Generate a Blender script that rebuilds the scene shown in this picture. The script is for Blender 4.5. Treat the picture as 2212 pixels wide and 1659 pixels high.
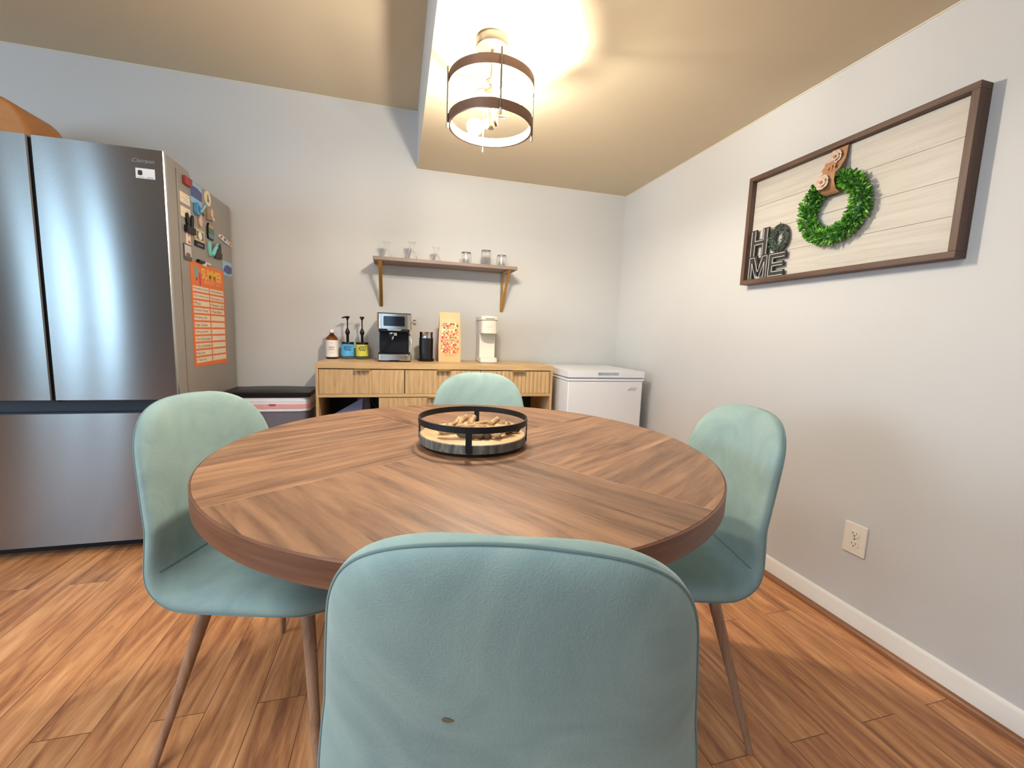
import bpy, bmesh, math, random
from mathutils.bvhtree import BVHTree
from mathutils import Vector, Matrix

for o in list(bpy.data.objects):
    bpy.data.objects.remove(o)
SC = bpy.context.scene
COL = SC.collection
PI = math.pi
rng = random.Random(7)

# ------------------------------------------------------------------ camera, world, light, exposure
W_PX, H_PX, F_PX = 2212, 1659, 906.8661
CAM_H = 1.06
yaw, pit, rol = 0.26729649, 0.11932223, -0.03492438
_f = Vector((math.sin(yaw) * math.cos(pit), math.cos(yaw) * math.cos(pit), -math.sin(pit)))
_r0 = Vector((math.cos(yaw), -math.sin(yaw), 0.0))
_d0 = _f.cross(_r0)
_r = math.cos(rol) * _r0 + math.sin(rol) * _d0
_d = -math.sin(rol) * _r0 + math.cos(rol) * _d0
cam_data = bpy.data.cameras.new('camera')
cam = bpy.data.objects.new('camera', cam_data)
COL.objects.link(cam)
M = Matrix((_r, -_d, -_f)).transposed().to_4x4()
M.translation = Vector((0, 0, CAM_H))
cam.matrix_world = M
cam_data.sensor_fit = 'HORIZONTAL'
cam_data.sensor_width = 36.0
cam_data.lens = 36.0 * F_PX / W_PX
cam_data.clip_start = 0.02
SC.camera = cam

SC.view_settings.view_transform = 'Standard'
SC.view_settings.look = 'None'
SC.view_settings.gamma = 1.0
SC.view_settings.exposure = 0.13
SC.view_settings.use_curve_mapping = False

world = bpy.data.worlds.new('world')
SC.world = world
world.use_nodes = True
world.node_tree.nodes['Background'].inputs[0].default_value = (0.55, 0.68, 0.9, 1)
world.node_tree.nodes['Background'].inputs[1].default_value = 1.0


def area_light(name, loc, direction, sx, sy, power, color):
    ld = bpy.data.lights.new(name, 'AREA')
    ld.shape = 'RECTANGLE'
    ld.size, ld.size_y = sx, sy
    ld.energy = power
    ld.color = color
    o = bpy.data.objects.new(name, ld)
    COL.objects.link(o)
    o.location = loc
    o.rotation_euler = Vector(direction).to_track_quat('-Z', 'Y').to_euler()
    return o


DAY = (0.50, 0.79, 1.0)
REAR_Y, LEFT_X = -3.2, -5.6
# daylight coming through the three tall narrow windows, the rear window and the kitchen window
for px, pw in ((-4.97, 0.14), (-4.60, 0.22), (-4.15, 0.22)):
    area_light('daylight', (px, REAR_Y - 0.02, 1.5), (0, 1, 0), pw, 1.5, 85 * pw, DAY)
area_light('daylight', (-1.3, REAR_Y - 0.02, 1.45), (0, 1, 0), 1.9, 1.3, 15, (0.40, 0.70, 1.0))
area_light('daylight', (LEFT_X - 0.02, -0.3, 1.45), (1, 0, 0), 1.9, 1.4, 115, (0.62, 0.81, 1.0))
# unseen overhead fill, added to brighten floor, walls and chairs
area_light('overhead_fill_light', (-1.0, 0.1, 2.44), (0, 0, -1), 1.0, 1.0, 33, (0.95, 0.97, 1.0))

LAMP_STRENGTH = 940.0

# ------------------------------------------------------------------ dimensions (metres)
WX, DY = 1.652, 2.975          # right wall, back wall
ZLOW, ZHIGH, SOFX = 2.112, 2.463, 0.12
RECX = LEFT_X


# ------------------------------------------------------------------ materials
def lin(c):
    def f(u):
        u /= 255.0
        return u / 12.92 if u <= 0.04045 else ((u + 0.055) / 1.055) ** 2.4
    return tuple(f(u) for u in c) + (1.0,)


class NT:
    def __init__(self, name):
        self.m = bpy.data.materials.new(name)
        self.m.use_nodes = True
        self.t = self.m.node_tree
        self.b = self.t.nodes['Principled BSDF']

    def n(self, typ, **kw):
        nd = self.t.nodes.new(typ)
        for k, v in kw.items():
            if k.startswith('i_'):
                key = k[2:]
                key = int(key) if key.isdigit() else key.replace('_', ' ')
                nd.inputs[key].default_value = v
            else:
                setattr(nd, k, v)
        return nd

    def l(self, a, b):
        self.t.links.new(a, b)

    def math(self, op, a, b=None, c=None):
        nd = self.n('ShaderNodeMath', operation=op)
        for i, v in enumerate((a, b, c)):
            if v is None:
                continue
            if isinstance(v, (int, float)):
                nd.inputs[i].default_value = v
            else:
                self.l(v, nd.inputs[i])
        return nd.outputs[0]

    def mix(self, fac, a, b, blend='MIX'):
        nd = self.n('ShaderNodeMix', data_type='RGBA', blend_type=blend)
        for i, v in ((0, fac), (6, a), (7, b)):
            if isinstance(v, (int, float, tuple)):
                nd.inputs[i].default_value = v
            else:
                self.l(v, nd.inputs[i])
        return nd.outputs[2]

    def ramp(self, fac, stops):
        nd = self.n('ShaderNodeValToRGB')
        el = nd.color_ramp.elements
        while len(el) < len(stops):
            el.new(0.5)
        for e, (p, c) in zip(el, stops):
            e.position = p
            e.color = lin(c) if max(c) > 1.001 else (c[0], c[1], c[2], 1)
        self.l(fac, nd.inputs[0])
        return nd.outputs[0]

    def bump(self, height, strength, dist=0.002):
        nd = self.n('ShaderNodeBump')
        nd.inputs['Strength'].default_value = strength
        nd.inputs['Distance'].default_value = dist
        self.l(height, nd.inputs['Height'])
        self.l(nd.outputs[0], self.b.inputs['Normal'])


def mat(name, rgb, rough=0.5, metal=0.0, vary=0.06, nscale=12.0, bump=0.0, bscale=200.0, **kw):
    k = NT(name)
    co = k.n('ShaderNodeTexCoord')
    no = k.n('ShaderNodeTexNoise', i_Scale=nscale, i_Detail=4.0)
    k.l(co.outputs['Object'], no.inputs['Vector'])
    c = lin(rgb)
    lo = tuple(max(0, x * (1 - vary)) for x in c[:3]) + (1,)
    hi = tuple(min(1, x * (1 + vary)) for x in c[:3]) + (1,)
    k.l(k.mix(no.outputs['Fac'], lo, hi), k.b.inputs['Base Color'])
    k.b.inputs['Roughness'].default_value = rough
    k.b.inputs['Metallic'].default_value = metal
    for key, v in kw.items():
        k.b.inputs[key.replace('_', ' ')].default_value = v
    if bump:
        nb = k.n('ShaderNodeTexNoise', i_Scale=bscale, i_Detail=3.0)
        k.l(co.outputs['Object'], nb.inputs['Vector'])
        k.bump(nb.outputs['Fac'], bump)
    return k.m


def velvet():
    k = NT('green_velvet')
    co = k.n('ShaderNodeTexCoord')
    oi = k.n('ShaderNodeObjectInfo')
    add = k.n('ShaderNodeVectorMath', operation='ADD')
    mul = k.n('ShaderNodeVectorMath', operation='SCALE')
    k.l(oi.outputs['Location'], mul.inputs[0])
    mul.inputs['Scale'].default_value = 3.7
    k.l(co.outputs['Object'], add.inputs[0])
    k.l(mul.outputs[0], add.inputs[1])
    n1 = k.n('ShaderNodeTexNoise', i_Scale=6.5, i_Detail=5.0, i_Roughness=0.6, i_Distortion=1.2)
    k.l(add.outputs[0], n1.inputs['Vector'])
    col = k.ramp(n1.outputs['Fac'], [(0.28, (132, 155, 153)), (0.5, (144, 168, 164)), (0.72, (157, 180, 173))])
    k.l(col, k.b.inputs['Base Color'])
    k.b.inputs['Roughness'].default_value = 0.85
    k.b.inputs['Sheen Weight'].default_value = 0.3
    k.b.inputs['Sheen Roughness'].default_value = 0.4
    k.b.inputs['Sheen Tint'].default_value = (0.8, 0.95, 0.9, 1)
    k.b.inputs['Specular IOR Level'].default_value = 0.2
    n2 = k.n('ShaderNodeTexNoise', i_Scale=420.0, i_Detail=2.0)
    k.l(co.outputs['Object'], n2.inputs['Vector'])
    s = k.math('ADD', n2.outputs['Fac'], k.math('MULTIPLY', n1.outputs['Fac'], 0.8))
    k.bump(s, 0.25, 0.002)
    return k.m


def wood_grain(k, vec, stops, sx, sy, scale=1.0, distort=1.5):
    """grain stretched along the Y of vec"""
    mp = k.n('ShaderNodeMapping')
    mp.inputs['Scale'].default_value = (sx, sy, sx)
    k.l(vec, mp.inputs['Vector'])
    n1 = k.n('ShaderNodeTexNoise', i_Scale=scale, i_Detail=6.0, i_Roughness=0.6, i_Distortion=distort)
    k.l(mp.outputs[0], n1.inputs['Vector'])
    n2 = k.n('ShaderNodeTexNoise', i_Scale=scale * 5.0, i_Detail=5.0, i_Roughness=0.65, i_Distortion=0.4)
    k.l(mp.outputs[0], n2.inputs['Vector'])
    f = k.math('ADD', k.math('MULTIPLY', n1.outputs['Fac'], 0.7), k.math('MULTIPLY', n2.outputs['Fac'], 0.3))
    return f, k.ramp(f, stops)


def wood(name, stops, axis='X', sx=22.0, sy=1.6, rough=0.5, scale=1.0, bump=0.15):
    k = NT(name)
    co = k.n('ShaderNodeTexCoord')
    mp = k.n('ShaderNodeMapping')
    if axis == 'X':
        mp.inputs['Rotation'].default_value = (0, 0, PI / 2)
    elif axis == 'Z':
        mp.inputs['Rotation'].default_value = (PI / 2, 0, 0)
    k.l(co.outputs['Object'], mp.inputs['Vector'])
    f, c = wood_grain(k, mp.outputs[0], stops, sx, sy, scale)
    k.l(c, k.b.inputs['Base Color'])
    k.b.inputs['Roughness'].default_value = rough
    if bump:
        k.bump(f, bump, 0.001)
    return k.m


def floor_material():
    k = NT('walnut_plank_floor')
    co = k.n('ShaderNodeTexCoord')
    sp = k.n('ShaderNodeSeparateXYZ')
    k.l(co.outputs['Object'], sp.inputs[0])
    cb = k.n('ShaderNodeCombineXYZ')
    k.l(sp.outputs['Y'], cb.inputs[0])
    k.l(sp.outputs['X'], cb.inputs[1])
    br = k.n('ShaderNodeTexBrick', offset=0.37, offset_frequency=2)
    br.inputs['Scale'].default_value = 1.0
    br.inputs['Mortar Size'].default_value = 0.0012
    br.inputs['Mortar Smooth'].default_value = 0.3
    br.inputs['Brick Width'].default_value = 1.21
    br.inputs['Row Height'].default_value = 0.127
    br.inputs['Color1'].default_value = (0, 0, 0, 1)
    br.inputs['Color2'].default_value = (1, 1, 1, 1)
    k.l(cb.outputs[0], br.inputs['Vector'])
    # shift the grain from plank to plank
    sc = k.n('ShaderNodeVectorMath', operation='SCALE')
    sc.inputs['Scale'].default_value = 9.0
    k.l(br.outputs['Color'], sc.inputs[0])
    ad = k.n('ShaderNodeVectorMath', operation='ADD')
    k.l(co.outputs['Object'], ad.inputs[0])
    k.l(sc.outputs[0], ad.inputs[1])
    f, c = wood_grain(k, ad.outputs[0],
                      [(0.30, (118, 74, 50)), (0.41, (168, 112, 76)), (0.50, (200, 140, 92)),
                       (0.60, (222, 164, 114)), (0.74, (238, 188, 140))], 9.0, 0.95, 1.3, 2.2)
    tint = k.mix(br.outputs['Color'], (0.84, 0.82, 0.81, 1), (1.08, 1.06, 1.04, 1))
    c = k.mix(1.0, c, tint, 'MULTIPLY')
    c = k.mix(k.math('MULTIPLY', br.outputs['Fac'], 0.75), c, lin((50, 28, 16)))
    k.l(c, k.b.inputs['Base Color'])
    k.b.inputs['Roughness'].default_value = 0.38
    k.b.inputs['Specular IOR Level'].default_value = 0.4
    hgt = k.math('SUBTRACT', k.math('MULTIPLY', f, 0.8), br.outputs['Fac'])
    k.bump(hgt, 0.35, 0.002)
    return k.m


E1 = (0.829, 0.559)            # directions of the two seams across the table top


def table_material(edge=False):
    k = NT('walnut_table_edge' if edge else 'walnut_table_top')
    co = k.n('ShaderNodeTexCoord')
    sp = k.n('ShaderNodeSeparateXYZ')
    k.l(co.outputs['Object'], sp.inputs[0])
    X, Y = sp.outputs['X'], sp.outputs['Y']
    if edge:
        ang = k.math('ARCTAN2', Y, X)
        cb = k.n('ShaderNodeCombineXYZ')
        k.l(sp.outputs['Z'], cb.inputs[0])
        k.l(k.math('MULTIPLY', ang, 0.61), cb.inputs[1])
        f, c = wood_grain(k, cb.outputs[0], [(0.3, (88, 56, 40)), (0.5, (118, 78, 56)), (0.7, (140, 96, 70))], 30, 1.6)
    else:
        a = k.math('ADD', k.math('MULTIPLY', X, E1[0]), k.math('MULTIPLY', Y, E1[1]))
        b = k.math('ADD', k.math('MULTIPLY', X, E1[1]), k.math('MULTIPLY', Y, -E1[0]))
        side = k.math('GREATER_THAN', k.math('MULTIPLY', a, b), 0.0)      # left and right quarters
        inv = k.math('SUBTRACT', 1.0, side)
        along = k.math('ADD', k.math('MULTIPLY', a, side), k.math('MULTIPLY', b, inv))
        across = k.math('ADD', k.math('MULTIPLY', b, side), k.math('MULTIPLY', a, inv))
        idx = k.math('FLOOR', k.math('DIVIDE', across, 0.118))
        sgn = k.math('SIGN', along)
        key = k.math('ADD', k.math('MULTIPLY', side, 31.0), k.math('ADD', idx, k.math('MULTIPLY', sgn, 57.0)))
        wn = k.n('ShaderNodeTexWhiteNoise', noise_dimensions='1D')
        k.l(key, wn.inputs['W'])
        rnd = wn.outputs['Value']
        cb = k.n('ShaderNodeCombineXYZ')
        k.l(k.math('ADD', across, k.math('MULTIPLY', rnd, 7.0)), cb.inputs[0])
        k.l(k.math('ADD', along, k.math('MULTIPLY', rnd, 3.0)), cb.inputs[1])
        f, c = wood_grain(k, cb.outputs[0],
                          [(0.34, (84, 58, 42)), (0.43, (116, 84, 61)), (0.52, (141, 105, 77)),
                           (0.61, (158, 119, 88)), (0.72, (176, 136, 101))], 9.0, 1.0, 1.3, 1.8)
        tint = k.mix(rnd, (0.74, 0.73, 0.73, 1), (1.09, 1.07, 1.03, 1))
        c = k.mix(1.0, c, tint, 'MULTIPLY')
        seam = k.math('LESS_THAN', k.math('MINIMUM', k.math('ABSOLUTE', a), k.math('ABSOLUTE', b)), 0.0011)
        c = k.mix(k.math('MULTIPLY', seam, 0.6), c, lin((186, 146, 112)))
    k.l(c, k.b.inputs['Base Color'])
    k.b.inputs['Roughness'].default_value = 0.42
    k.b.inputs['Specular IOR Level'].default_value = 0.45
    k.bump(f, 0.12, 0.001)
    return k.m


def steel(name, rgb, rough=0.26, aniso=0.75):
    k = NT(name)
    co = k.n('ShaderNodeTexCoord')
    mp = k.n('ShaderNodeMapping')
    mp.inputs['Scale'].default_value = (2.0, 2.0, 900.0)
    k.l(co.outputs['Object'], mp.inputs['Vector'])
    no = k.n('ShaderNodeTexNoise', i_Scale=1.0, i_Detail=2.0)
    k.l(mp.outputs[0], no.inputs['Vector'])
    c = lin(rgb)
    k.l(k.mix(no.outputs['Fac'], tuple(x * 0.93 for x in c[:3]) + (1,), tuple(min(1, x * 1.07) for x in c[:3]) + (1,)),
        k.b.inputs['Base Color'])
    k.b.inputs['Metallic'].default_value = 1.0
    k.b.inputs['Roughness'].default_value = rough
    k.b.inputs['Anisotropic'].default_value = aniso
    k.b.inputs['Anisotropic Rotation'].default_value = 0.25
    tg = k.n('ShaderNodeTangent', direction_type='RADIAL', axis='Z')
    k.l(tg.outputs[0], k.b.inputs['Tangent'])
    return k.m


def glass(name, rgb=(255, 255, 255), rough=0.0, ior=1.45):
    k = NT(name)
    no = k.n('ShaderNodeTexNoise', i_Scale=5.0)
    c = lin(rgb)
    k.l(k.mix(no.outputs['Fac'], tuple(x * 0.97 for x in c[:3]) + (1,), c), k.b.inputs['Base Color'])
    k.b.inputs['Transmission Weight'].default_value = 1.0
    k.b.inputs['Roughness'].default_value = rough
    k.b.inputs['IOR'].default_value = ior
    return k.m


def emit(name, rgb, strength):
    k = NT(name)
    k.b.inputs['Base Color'].default_value = (1, 1, 1, 1)
    k.b.inputs['Emission Color'].default_value = tuple(rgb) + (1,)
    k.b.inputs['Emission Strength'].default_value = strength
    return k.m


MT = {}
MT['wall'] = mat('greige_wall_paint', (205, 205, 203), 0.75, vary=0.02, nscale=3, bump=0.05, bscale=260)
MT['ceil'] = mat('ceiling_paint', (206, 194, 168), 0.85, vary=0.02, nscale=2.5, bump=0.05, bscale=220)
MT['rear_wall'] = mat('low_bounce_wall', (116, 124, 132), 0.8, vary=0.02, nscale=3)  # unseen walls darkened so less light bounces onto the chair back
MT['floor'] = floor_material()
MT['white_trim'] = mat('white_trim_paint', (238, 234, 226), 0.4, vary=0.015)
MT['shoe'] = wood('walnut_shoe_moulding', [(0.3, (104, 66, 42)), (0.5, (140, 92, 60)), (0.7, (168, 118, 80))], 'Y', 30, 1.5, 0.4)
MT['velvet'] = velvet()
MT['velvet_dark'] = mat('velvet_welt', (104, 130, 128), 0.9, vary=0.1, Sheen_Weight=0.4)
MT['leg'] = wood('walnut_print_leg', [(0.3, (136, 98, 72)), (0.5, (166, 126, 98)), (0.7, (186, 146, 118))], 'Z', 40, 2.5, 0.45)
MT['black'] = mat('matte_black_metal', (22, 23, 26), 0.5, 0.3, vary=0.15)
MT['blackp'] = mat('black_plastic', (16, 16, 18), 0.38, vary=0.1, Specular_IOR_Level=0.3)
MT['table'] = table_material()
MT['table_edge'] = table_material(True)
MT['table_dark'] = wood('walnut_pedestal', [(0.3, (70, 44, 30)), (0.5, (98, 64, 44)), (0.7, (120, 82, 58))], 'Z', 24, 1.5, 0.5)
MT['steel'] = steel('brushed_stainless_steel', (150, 149, 150), 0.21, 1.0)
MT['steel_edge'] = mat('polished_door_edge', (205, 203, 196), 0.2, 0.9, vary=0.03)
MT['fridge_side'] = mat('taupe_grey_enamel', (156, 150, 143), 0.5, 0.1, vary=0.03, nscale=2)
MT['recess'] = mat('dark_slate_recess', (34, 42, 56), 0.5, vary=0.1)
MT['gasket'] = mat('dark_gasket_rubber', (12, 12, 14), 0.6)
MT['paper'] = mat('white_paper', (232, 232, 232), 0.7, vary=0.02)
MT['ink'] = mat('black_ink', (44, 40, 40), 0.7)
MT['grey_ink'] = mat('pale_grey_ink', (150, 152, 158), 0.6)
MT['oak'] = wood('light_oak_veneer', [(0.3, (176, 142, 96)), (0.5, (200, 166, 118)), (0.7, (214, 184, 138))], 'X', 26, 1.4, 0.42)
MT['oak_v'] = wood('fluted_oak_front', [(0.3, (158, 124, 84)), (0.45, (190, 156, 110)), (0.6, (206, 174, 128)), (0.75, (222, 194, 150))], 'Z', 30, 2.2, 0.5, 1.0)
MT['dark_panel'] = mat('dark_back_panel', (38, 42, 48), 0.7, vary=0.1)
MT['brass'] = mat('brushed_brass', (212, 186, 132), 0.28, 1.0, vary=0.06)
MT['shelf'] = wood('grey_brown_shelf_wood', [(0.3, (108, 92, 84)), (0.5, (134, 116, 106)), (0.7, (152, 134, 122))], 'X', 30, 1.4, 0.55)
MT['glass'] = glass('clear_glass')
MT['amber'] = glass('amber_glass', (176, 96, 30), 0.05)
MT['white'] = mat('white_enamel', (232, 233, 236), 0.28, vary=0.012)
MT['cream'] = mat('oatmeal_plastic', (228, 222, 206), 0.38, vary=0.015)
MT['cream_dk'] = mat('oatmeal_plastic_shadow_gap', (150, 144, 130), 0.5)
MT['chrome'] = mat('chrome', (214, 212, 208), 0.16, 1.0, vary=0.02)
MT['nickel'] = mat('brushed_nickel', (108, 99, 90), 0.4, 0.8, vary=0.04)
MT['bronze'] = mat('dark_bronze_ring', (112, 84, 68), 0.5, 0.25, vary=0.12)
MT['ring_lit'] = mat('bulb_lit_ring_face', (236, 222, 190), 0.6)  # bulb light on the inside of the lamp rings, put into the colour
MT['frame'] = wood('dark_walnut_frame', [(0.3, (62, 44, 34)), (0.5, (88, 64, 50)), (0.7, (108, 82, 66))], 'Y', 30, 1.6, 0.55)
MT['frame_v'] = wood('dark_walnut_stile', [(0.3, (62, 44, 34)), (0.5, (88, 64, 50)), (0.7, (108, 82, 66))], 'Z', 30, 1.6, 0.55)
MT['plank'] = wood('whitewashed_plank', [(0.25, (174, 167, 154)), (0.5, (196, 190, 179)), (0.7, (206, 201, 192))], 'Y', 26, 1.3, 0.6, bump=0.05)
MT['burlap'] = mat('tan_burlap', (172, 128, 92), 0.9, vary=0.2, nscale=300, bump=0.4, bscale=500)
MT['petal_pale'] = mat('pale_linen_petal', (206, 182, 162), 0.9, vary=0.1, nscale=60)
MT['petal_tan'] = mat('tan_burlap_petal', (180, 132, 96), 0.9, vary=0.15, nscale=80)
MT['leaf1'] = mat('boxwood_leaf', (84, 148, 52), 0.4, vary=0.25, nscale=30)
MT['leaf2'] = mat('light_boxwood_leaf', (128, 190, 68), 0.4, vary=0.2, nscale=30)
MT['leaf3'] = mat('dark_boxwood_leaf', (44, 104, 36), 0.42, vary=0.25, nscale=30)
MT['sign_black'] = mat('black_sign_board', (44, 42, 40), 0.6)
MT['sign_white'] = mat('white_sign_line', (236, 236, 232), 0.6)
MT['sage_leaf'] = mat('dark_sage_leaf', (52, 80, 62), 0.6, vary=0.3, nscale=60)
MT['plastic_w'] = mat('white_outlet_plastic', (236, 230, 218), 0.35, vary=0.01)
MT['slot'] = mat('dark_slot', (60, 54, 50), 0.8)
MT['drift'] = wood('bleached_driftwood', [(0.36, (96, 72, 50)), (0.46, (168, 134, 94)), (0.6, (214, 184, 138))], 'X', 60, 9, 0.8, bump=0.5)
MT['drift_end'] = mat('driftwood_dark_end', (96, 76, 60), 0.85, vary=0.25, nscale=80)
MT['slab_top'] = wood('pale_wood_slab', [(0.3, (178, 140, 92)), (0.5, (202, 166, 118)), (0.7, (214, 182, 138))], 'X', 26, 1.5, 0.55)
MT['slab_side'] = wood('grey_bark_slab_edge', [(0.3, (58, 54, 48)), (0.5, (96, 92, 84)), (0.7, (140, 136, 126))], 'Z', 40, 8, 0.75)
MT['bag_white'] = mat('white_bin_liner', (240, 243, 250), 0.45, vary=0.05, nscale=30)
MT['bag_pink'] = mat('pink_drawstring_band', (232, 172, 172), 0.5, vary=0.08, nscale=30)
MT['red'] = mat('red_plastic', (196, 60, 52), 0.4)
MT['bin'] = mat('charcoal_plastic_bin', (112, 112, 124), 0.4, vary=0.05)
MT['kraft'] = mat('kraft_paper', (218, 186, 138), 0.55, vary=0.08, nscale=18, bump=0.1, bscale=60)
MT['magenta'] = mat('magenta_gusset', (142, 40, 66), 0.6)
MT['orange'] = mat('orange_poster_card', (238, 122, 62), 0.6, vary=0.03)
MT['cream_box'] = mat('cream_entry_box', (244, 226, 200), 0.7)
MT['yellow'] = mat('yellow_ink', (248, 206, 72), 0.6)
MT['salmon'] = mat('pale_orange_ink', (250, 186, 142), 0.6)
MT['teal'] = mat('teal_print', (118, 178, 156), 0.6)
MT['pink'] = mat('pink_print', (226, 72, 92), 0.6)
MT['cyan'] = mat('sky_blue_label', (74, 178, 236), 0.5)
MT['lime'] = mat('lime_yellow_label', (218, 214, 74), 0.5)
MT['navy'] = mat('navy_ink', (48, 56, 78), 0.6)
MT['label'] = mat('blush_white_label', (240, 232, 228), 0.6)
MT['tan_box'] = mat('tan_wicker', (196, 132, 72), 0.6, vary=0.12, nscale=40, bump=0.3, bscale=120)
MT['bulb'] = emit('glowing_bulb', (1.0, 0.89, 0.74), LAMP_STRENGTH)


# ------------------------------------------------------------------ mesh helpers
class MB:
    def __init__(self):
        self.v, self.f, self.mi = [], [], []

    def add(self, verts, faces, mi=0):
        o = len(self.v)
        self.v += [tuple(p) for p in verts]
        self.f += [tuple(i + o for i in q) for q in faces]
        self.mi += [mi] * len(faces)
        return self

    def box(self, x0, x1, y0, y1, z0, z1, mi=0):
        return self.add([(x0, y0, z0), (x1, y0, z0), (x1, y1, z0), (x0, y1, z0), (x0, y0, z1), (x1, y0, z1), (x1, y1, z1), (x0, y1, z1)],
                        [(0, 3, 2, 1), (4, 5, 6, 7), (0, 1, 5, 4), (1, 2, 6, 5), (2, 3, 7, 6), (3, 0, 4, 7)], mi)

    def prism(self, poly, fr, d0, d1, mi=0):
        """poly = list of (u,v); fr(u,v,d) -> point; extruded from depth d0 to d1"""
        n = len(poly)
        vs = [fr(u, v, d0) for u, v in poly] + [fr(u, v, d1) for u, v in poly]
        fs = [tuple(range(n)), tuple(range(2 * n - 1, n - 1, -1))]
        fs += [(i, i + n, (i + 1) % n + n, (i + 1) % n) for i in range(n)]
        return self.add(vs, fs, mi)

    def lathe(self, prof, n=32, c=(0, 0, 0), mi=0, closed=False, caps=True):
        vs, fs = [], []
        m = len(prof)
        for r, z in prof:
            for k in range(n):
                a = 2 * PI * k / n
                vs.append((c[0] + r * math.cos(a), c[1] + r * math.sin(a), c[2] + z))
        for i in range(m if closed else m - 1):
            j = (i + 1) % m
            for k in range(n):
                l = (k + 1) % n
                fs.append((i * n + k, i * n + l, j * n + l, j * n + k))
        if not closed and caps:
            if prof[0][0] > 1e-6:
                fs.append(tuple(range(n - 1, -1, -1)))
            if prof[-1][0] > 1e-6:
                fs.append(tuple((m - 1) * n + k for k in range(n)))
        return self.add(vs, fs, mi)

    def tube(self, pts, rad, n=12, closed=False, mi=0, flat=None):
        pts = [Vector(p) for p in pts]
        m = len(pts)
        if not isinstance(rad, (list, tuple)):
            rad = [rad] * m
        vs, fs = [], []
        ref = None
        for i, p in enumerate(pts):
            if closed:
                t = pts[(i + 1) % m] - pts[i - 1]
            else:
                t = pts[min(i + 1, m - 1)] - pts[max(i - 1, 0)]
            t.normalize()
            if ref is None:
                ref = Vector((0, 0, 1)) if abs(t.z) < 0.9 else Vector((1, 0, 0))
            a = (ref - t * ref.dot(t)).normalized()
            b = t.cross(a)
            ref = a
            for k in range(n):
                w = 2 * PI * k / n
                vs.append(p + rad[i] * (math.cos(w) * a + math.sin(w) * b * (flat or 1.0)))
        for i in range(m if closed else m - 1):
            j = (i + 1) % m
            for k in range(n):
                l = (k + 1) % n
                fs.append((i * n + k, i * n + l, j * n + l, j * n + k))
        if not closed:
            fs.append(tuple(range(n - 1, -1, -1)))
            fs.append(tuple((m - 1) * n + k for k in range(n)))
        return self.add(vs, fs, mi)

    def grid(self, fn, nu, nv, mi=0, flip=False):
        vs = [fn(i / nu, j / nv) for i in range(nu + 1) for j in range(nv + 1)]
        fs = []
        for i in range(nu):
            for j in range(nv):
                a = i * (nv + 1) + j
                q = (a, a + 1, a + nv + 2, a + nv + 1)
                fs.append(q[::-1] if flip else q)
        return self.add(vs, fs, mi)

    def build(self, name, mats, parent=None, bevel=0.0, seg=2, smooth=35, weld=False, sub=0):
        me = bpy.data.meshes.new(name)
        me.from_pydata(self.v, [], self.f)
        if not isinstance(mats, (list, tuple)):
            mats = [mats]
        for m in mats:
            me.materials.append(m)
        for p, i in zip(me.polygons, self.mi):
            p.material_index = i
        bm = bmesh.new()
        bm.from_mesh(me)
        if weld:
            bmesh.ops.remove_doubles(bm, verts=bm.verts, dist=1e-5)
        bmesh.ops.recalc_face_normals(bm, faces=bm.faces)
        bm.to_mesh(me)
        bm.free()
        if smooth:
            for p in me.polygons:
                p.use_smooth = True
            me.set_sharp_from_angle(angle=math.radians(smooth))
        o = bpy.data.objects.new(name, me)
        COL.objects.link(o)
        if parent is not None:
            o.parent = parent
        if bevel:
            md = o.modifiers.new('bevel', 'BEVEL')
            md.width = bevel
            md.segments = seg
            md.limit_method = 'ANGLE'
            md.angle_limit = math.radians(40)
            md.harden_normals = True
        if sub:
            md = o.modifiers.new('subdiv', 'SUBSURF')
            md.levels = md.render_levels = sub
        return o


def tag(o, label, cat, group=None):
    o['label'] = label
    o['category'] = cat
    if group:
        o['group'] = group
    return o


def thing(name, label, cat, loc=(0, 0, 0), rz=0.0, group=None):
    o = bpy.data.objects.new(name, None)
    o.empty_display_size = 0.05
    COL.objects.link(o)
    o.location = loc
    o.rotation_euler = (0, 0, rz)
    return tag(o, label, cat, group)


def dup(root, loc, rz, label, group=None):
    r = root.copy()
    COL.objects.link(r)
    r.location = loc
    r.rotation_euler = (0, 0, rz)
    tag(r, label, root['category'], group or root.get('group'))
    for ch in list(root.children):
        c = ch.copy()
        COL.objects.link(c)
        c.parent = r
        for g in list(ch.children):
            d = g.copy()
            COL.objects.link(d)
            d.parent = c
    return r


def struct(name, mb, m, **kw):
    o = mb.build(name, m, **kw)
    o['kind'] = 'structure'
    return o


def text2d(s, w=None, h=None, bold=0.0, shear=0.0, space=1.0, res=3):
    """letters as flat polygons fitted into a w x h box starting at (0,0)"""
    cu = bpy.data.curves.new('lettering', 'FONT')
    cu.body = s
    cu.resolution_u = res
    cu.offset = bold
    cu.shear = shear
    cu.space_character = space
    ob = bpy.data.objects.new('lettering', cu)
    COL.objects.link(ob)
    dg = bpy.context.evaluated_depsgraph_get()
    me = bpy.data.meshes.new_from_object(ob.evaluated_get(dg))
    vs = [(v.co.x, v.co.y) for v in me.vertices]
    fs = [tuple(p.vertices) for p in me.polygons]
    bpy.data.objects.remove(ob)
    bpy.data.curves.remove(cu)
    bpy.data.meshes.remove(me)
    if not vs:
        return [], []
    x0, x1 = min(p[0] for p in vs), max(p[0] for p in vs)
    y0, y1 = min(p[1] for p in vs), max(p[1] for p in vs)
    sx = w / (x1 - x0) if w else None
    sy = h / (y1 - y0) if h else sx
    sx = sx or sy
    return [((x - x0) * sx, (y - y0) * sy) for x, y in vs], fs


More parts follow.
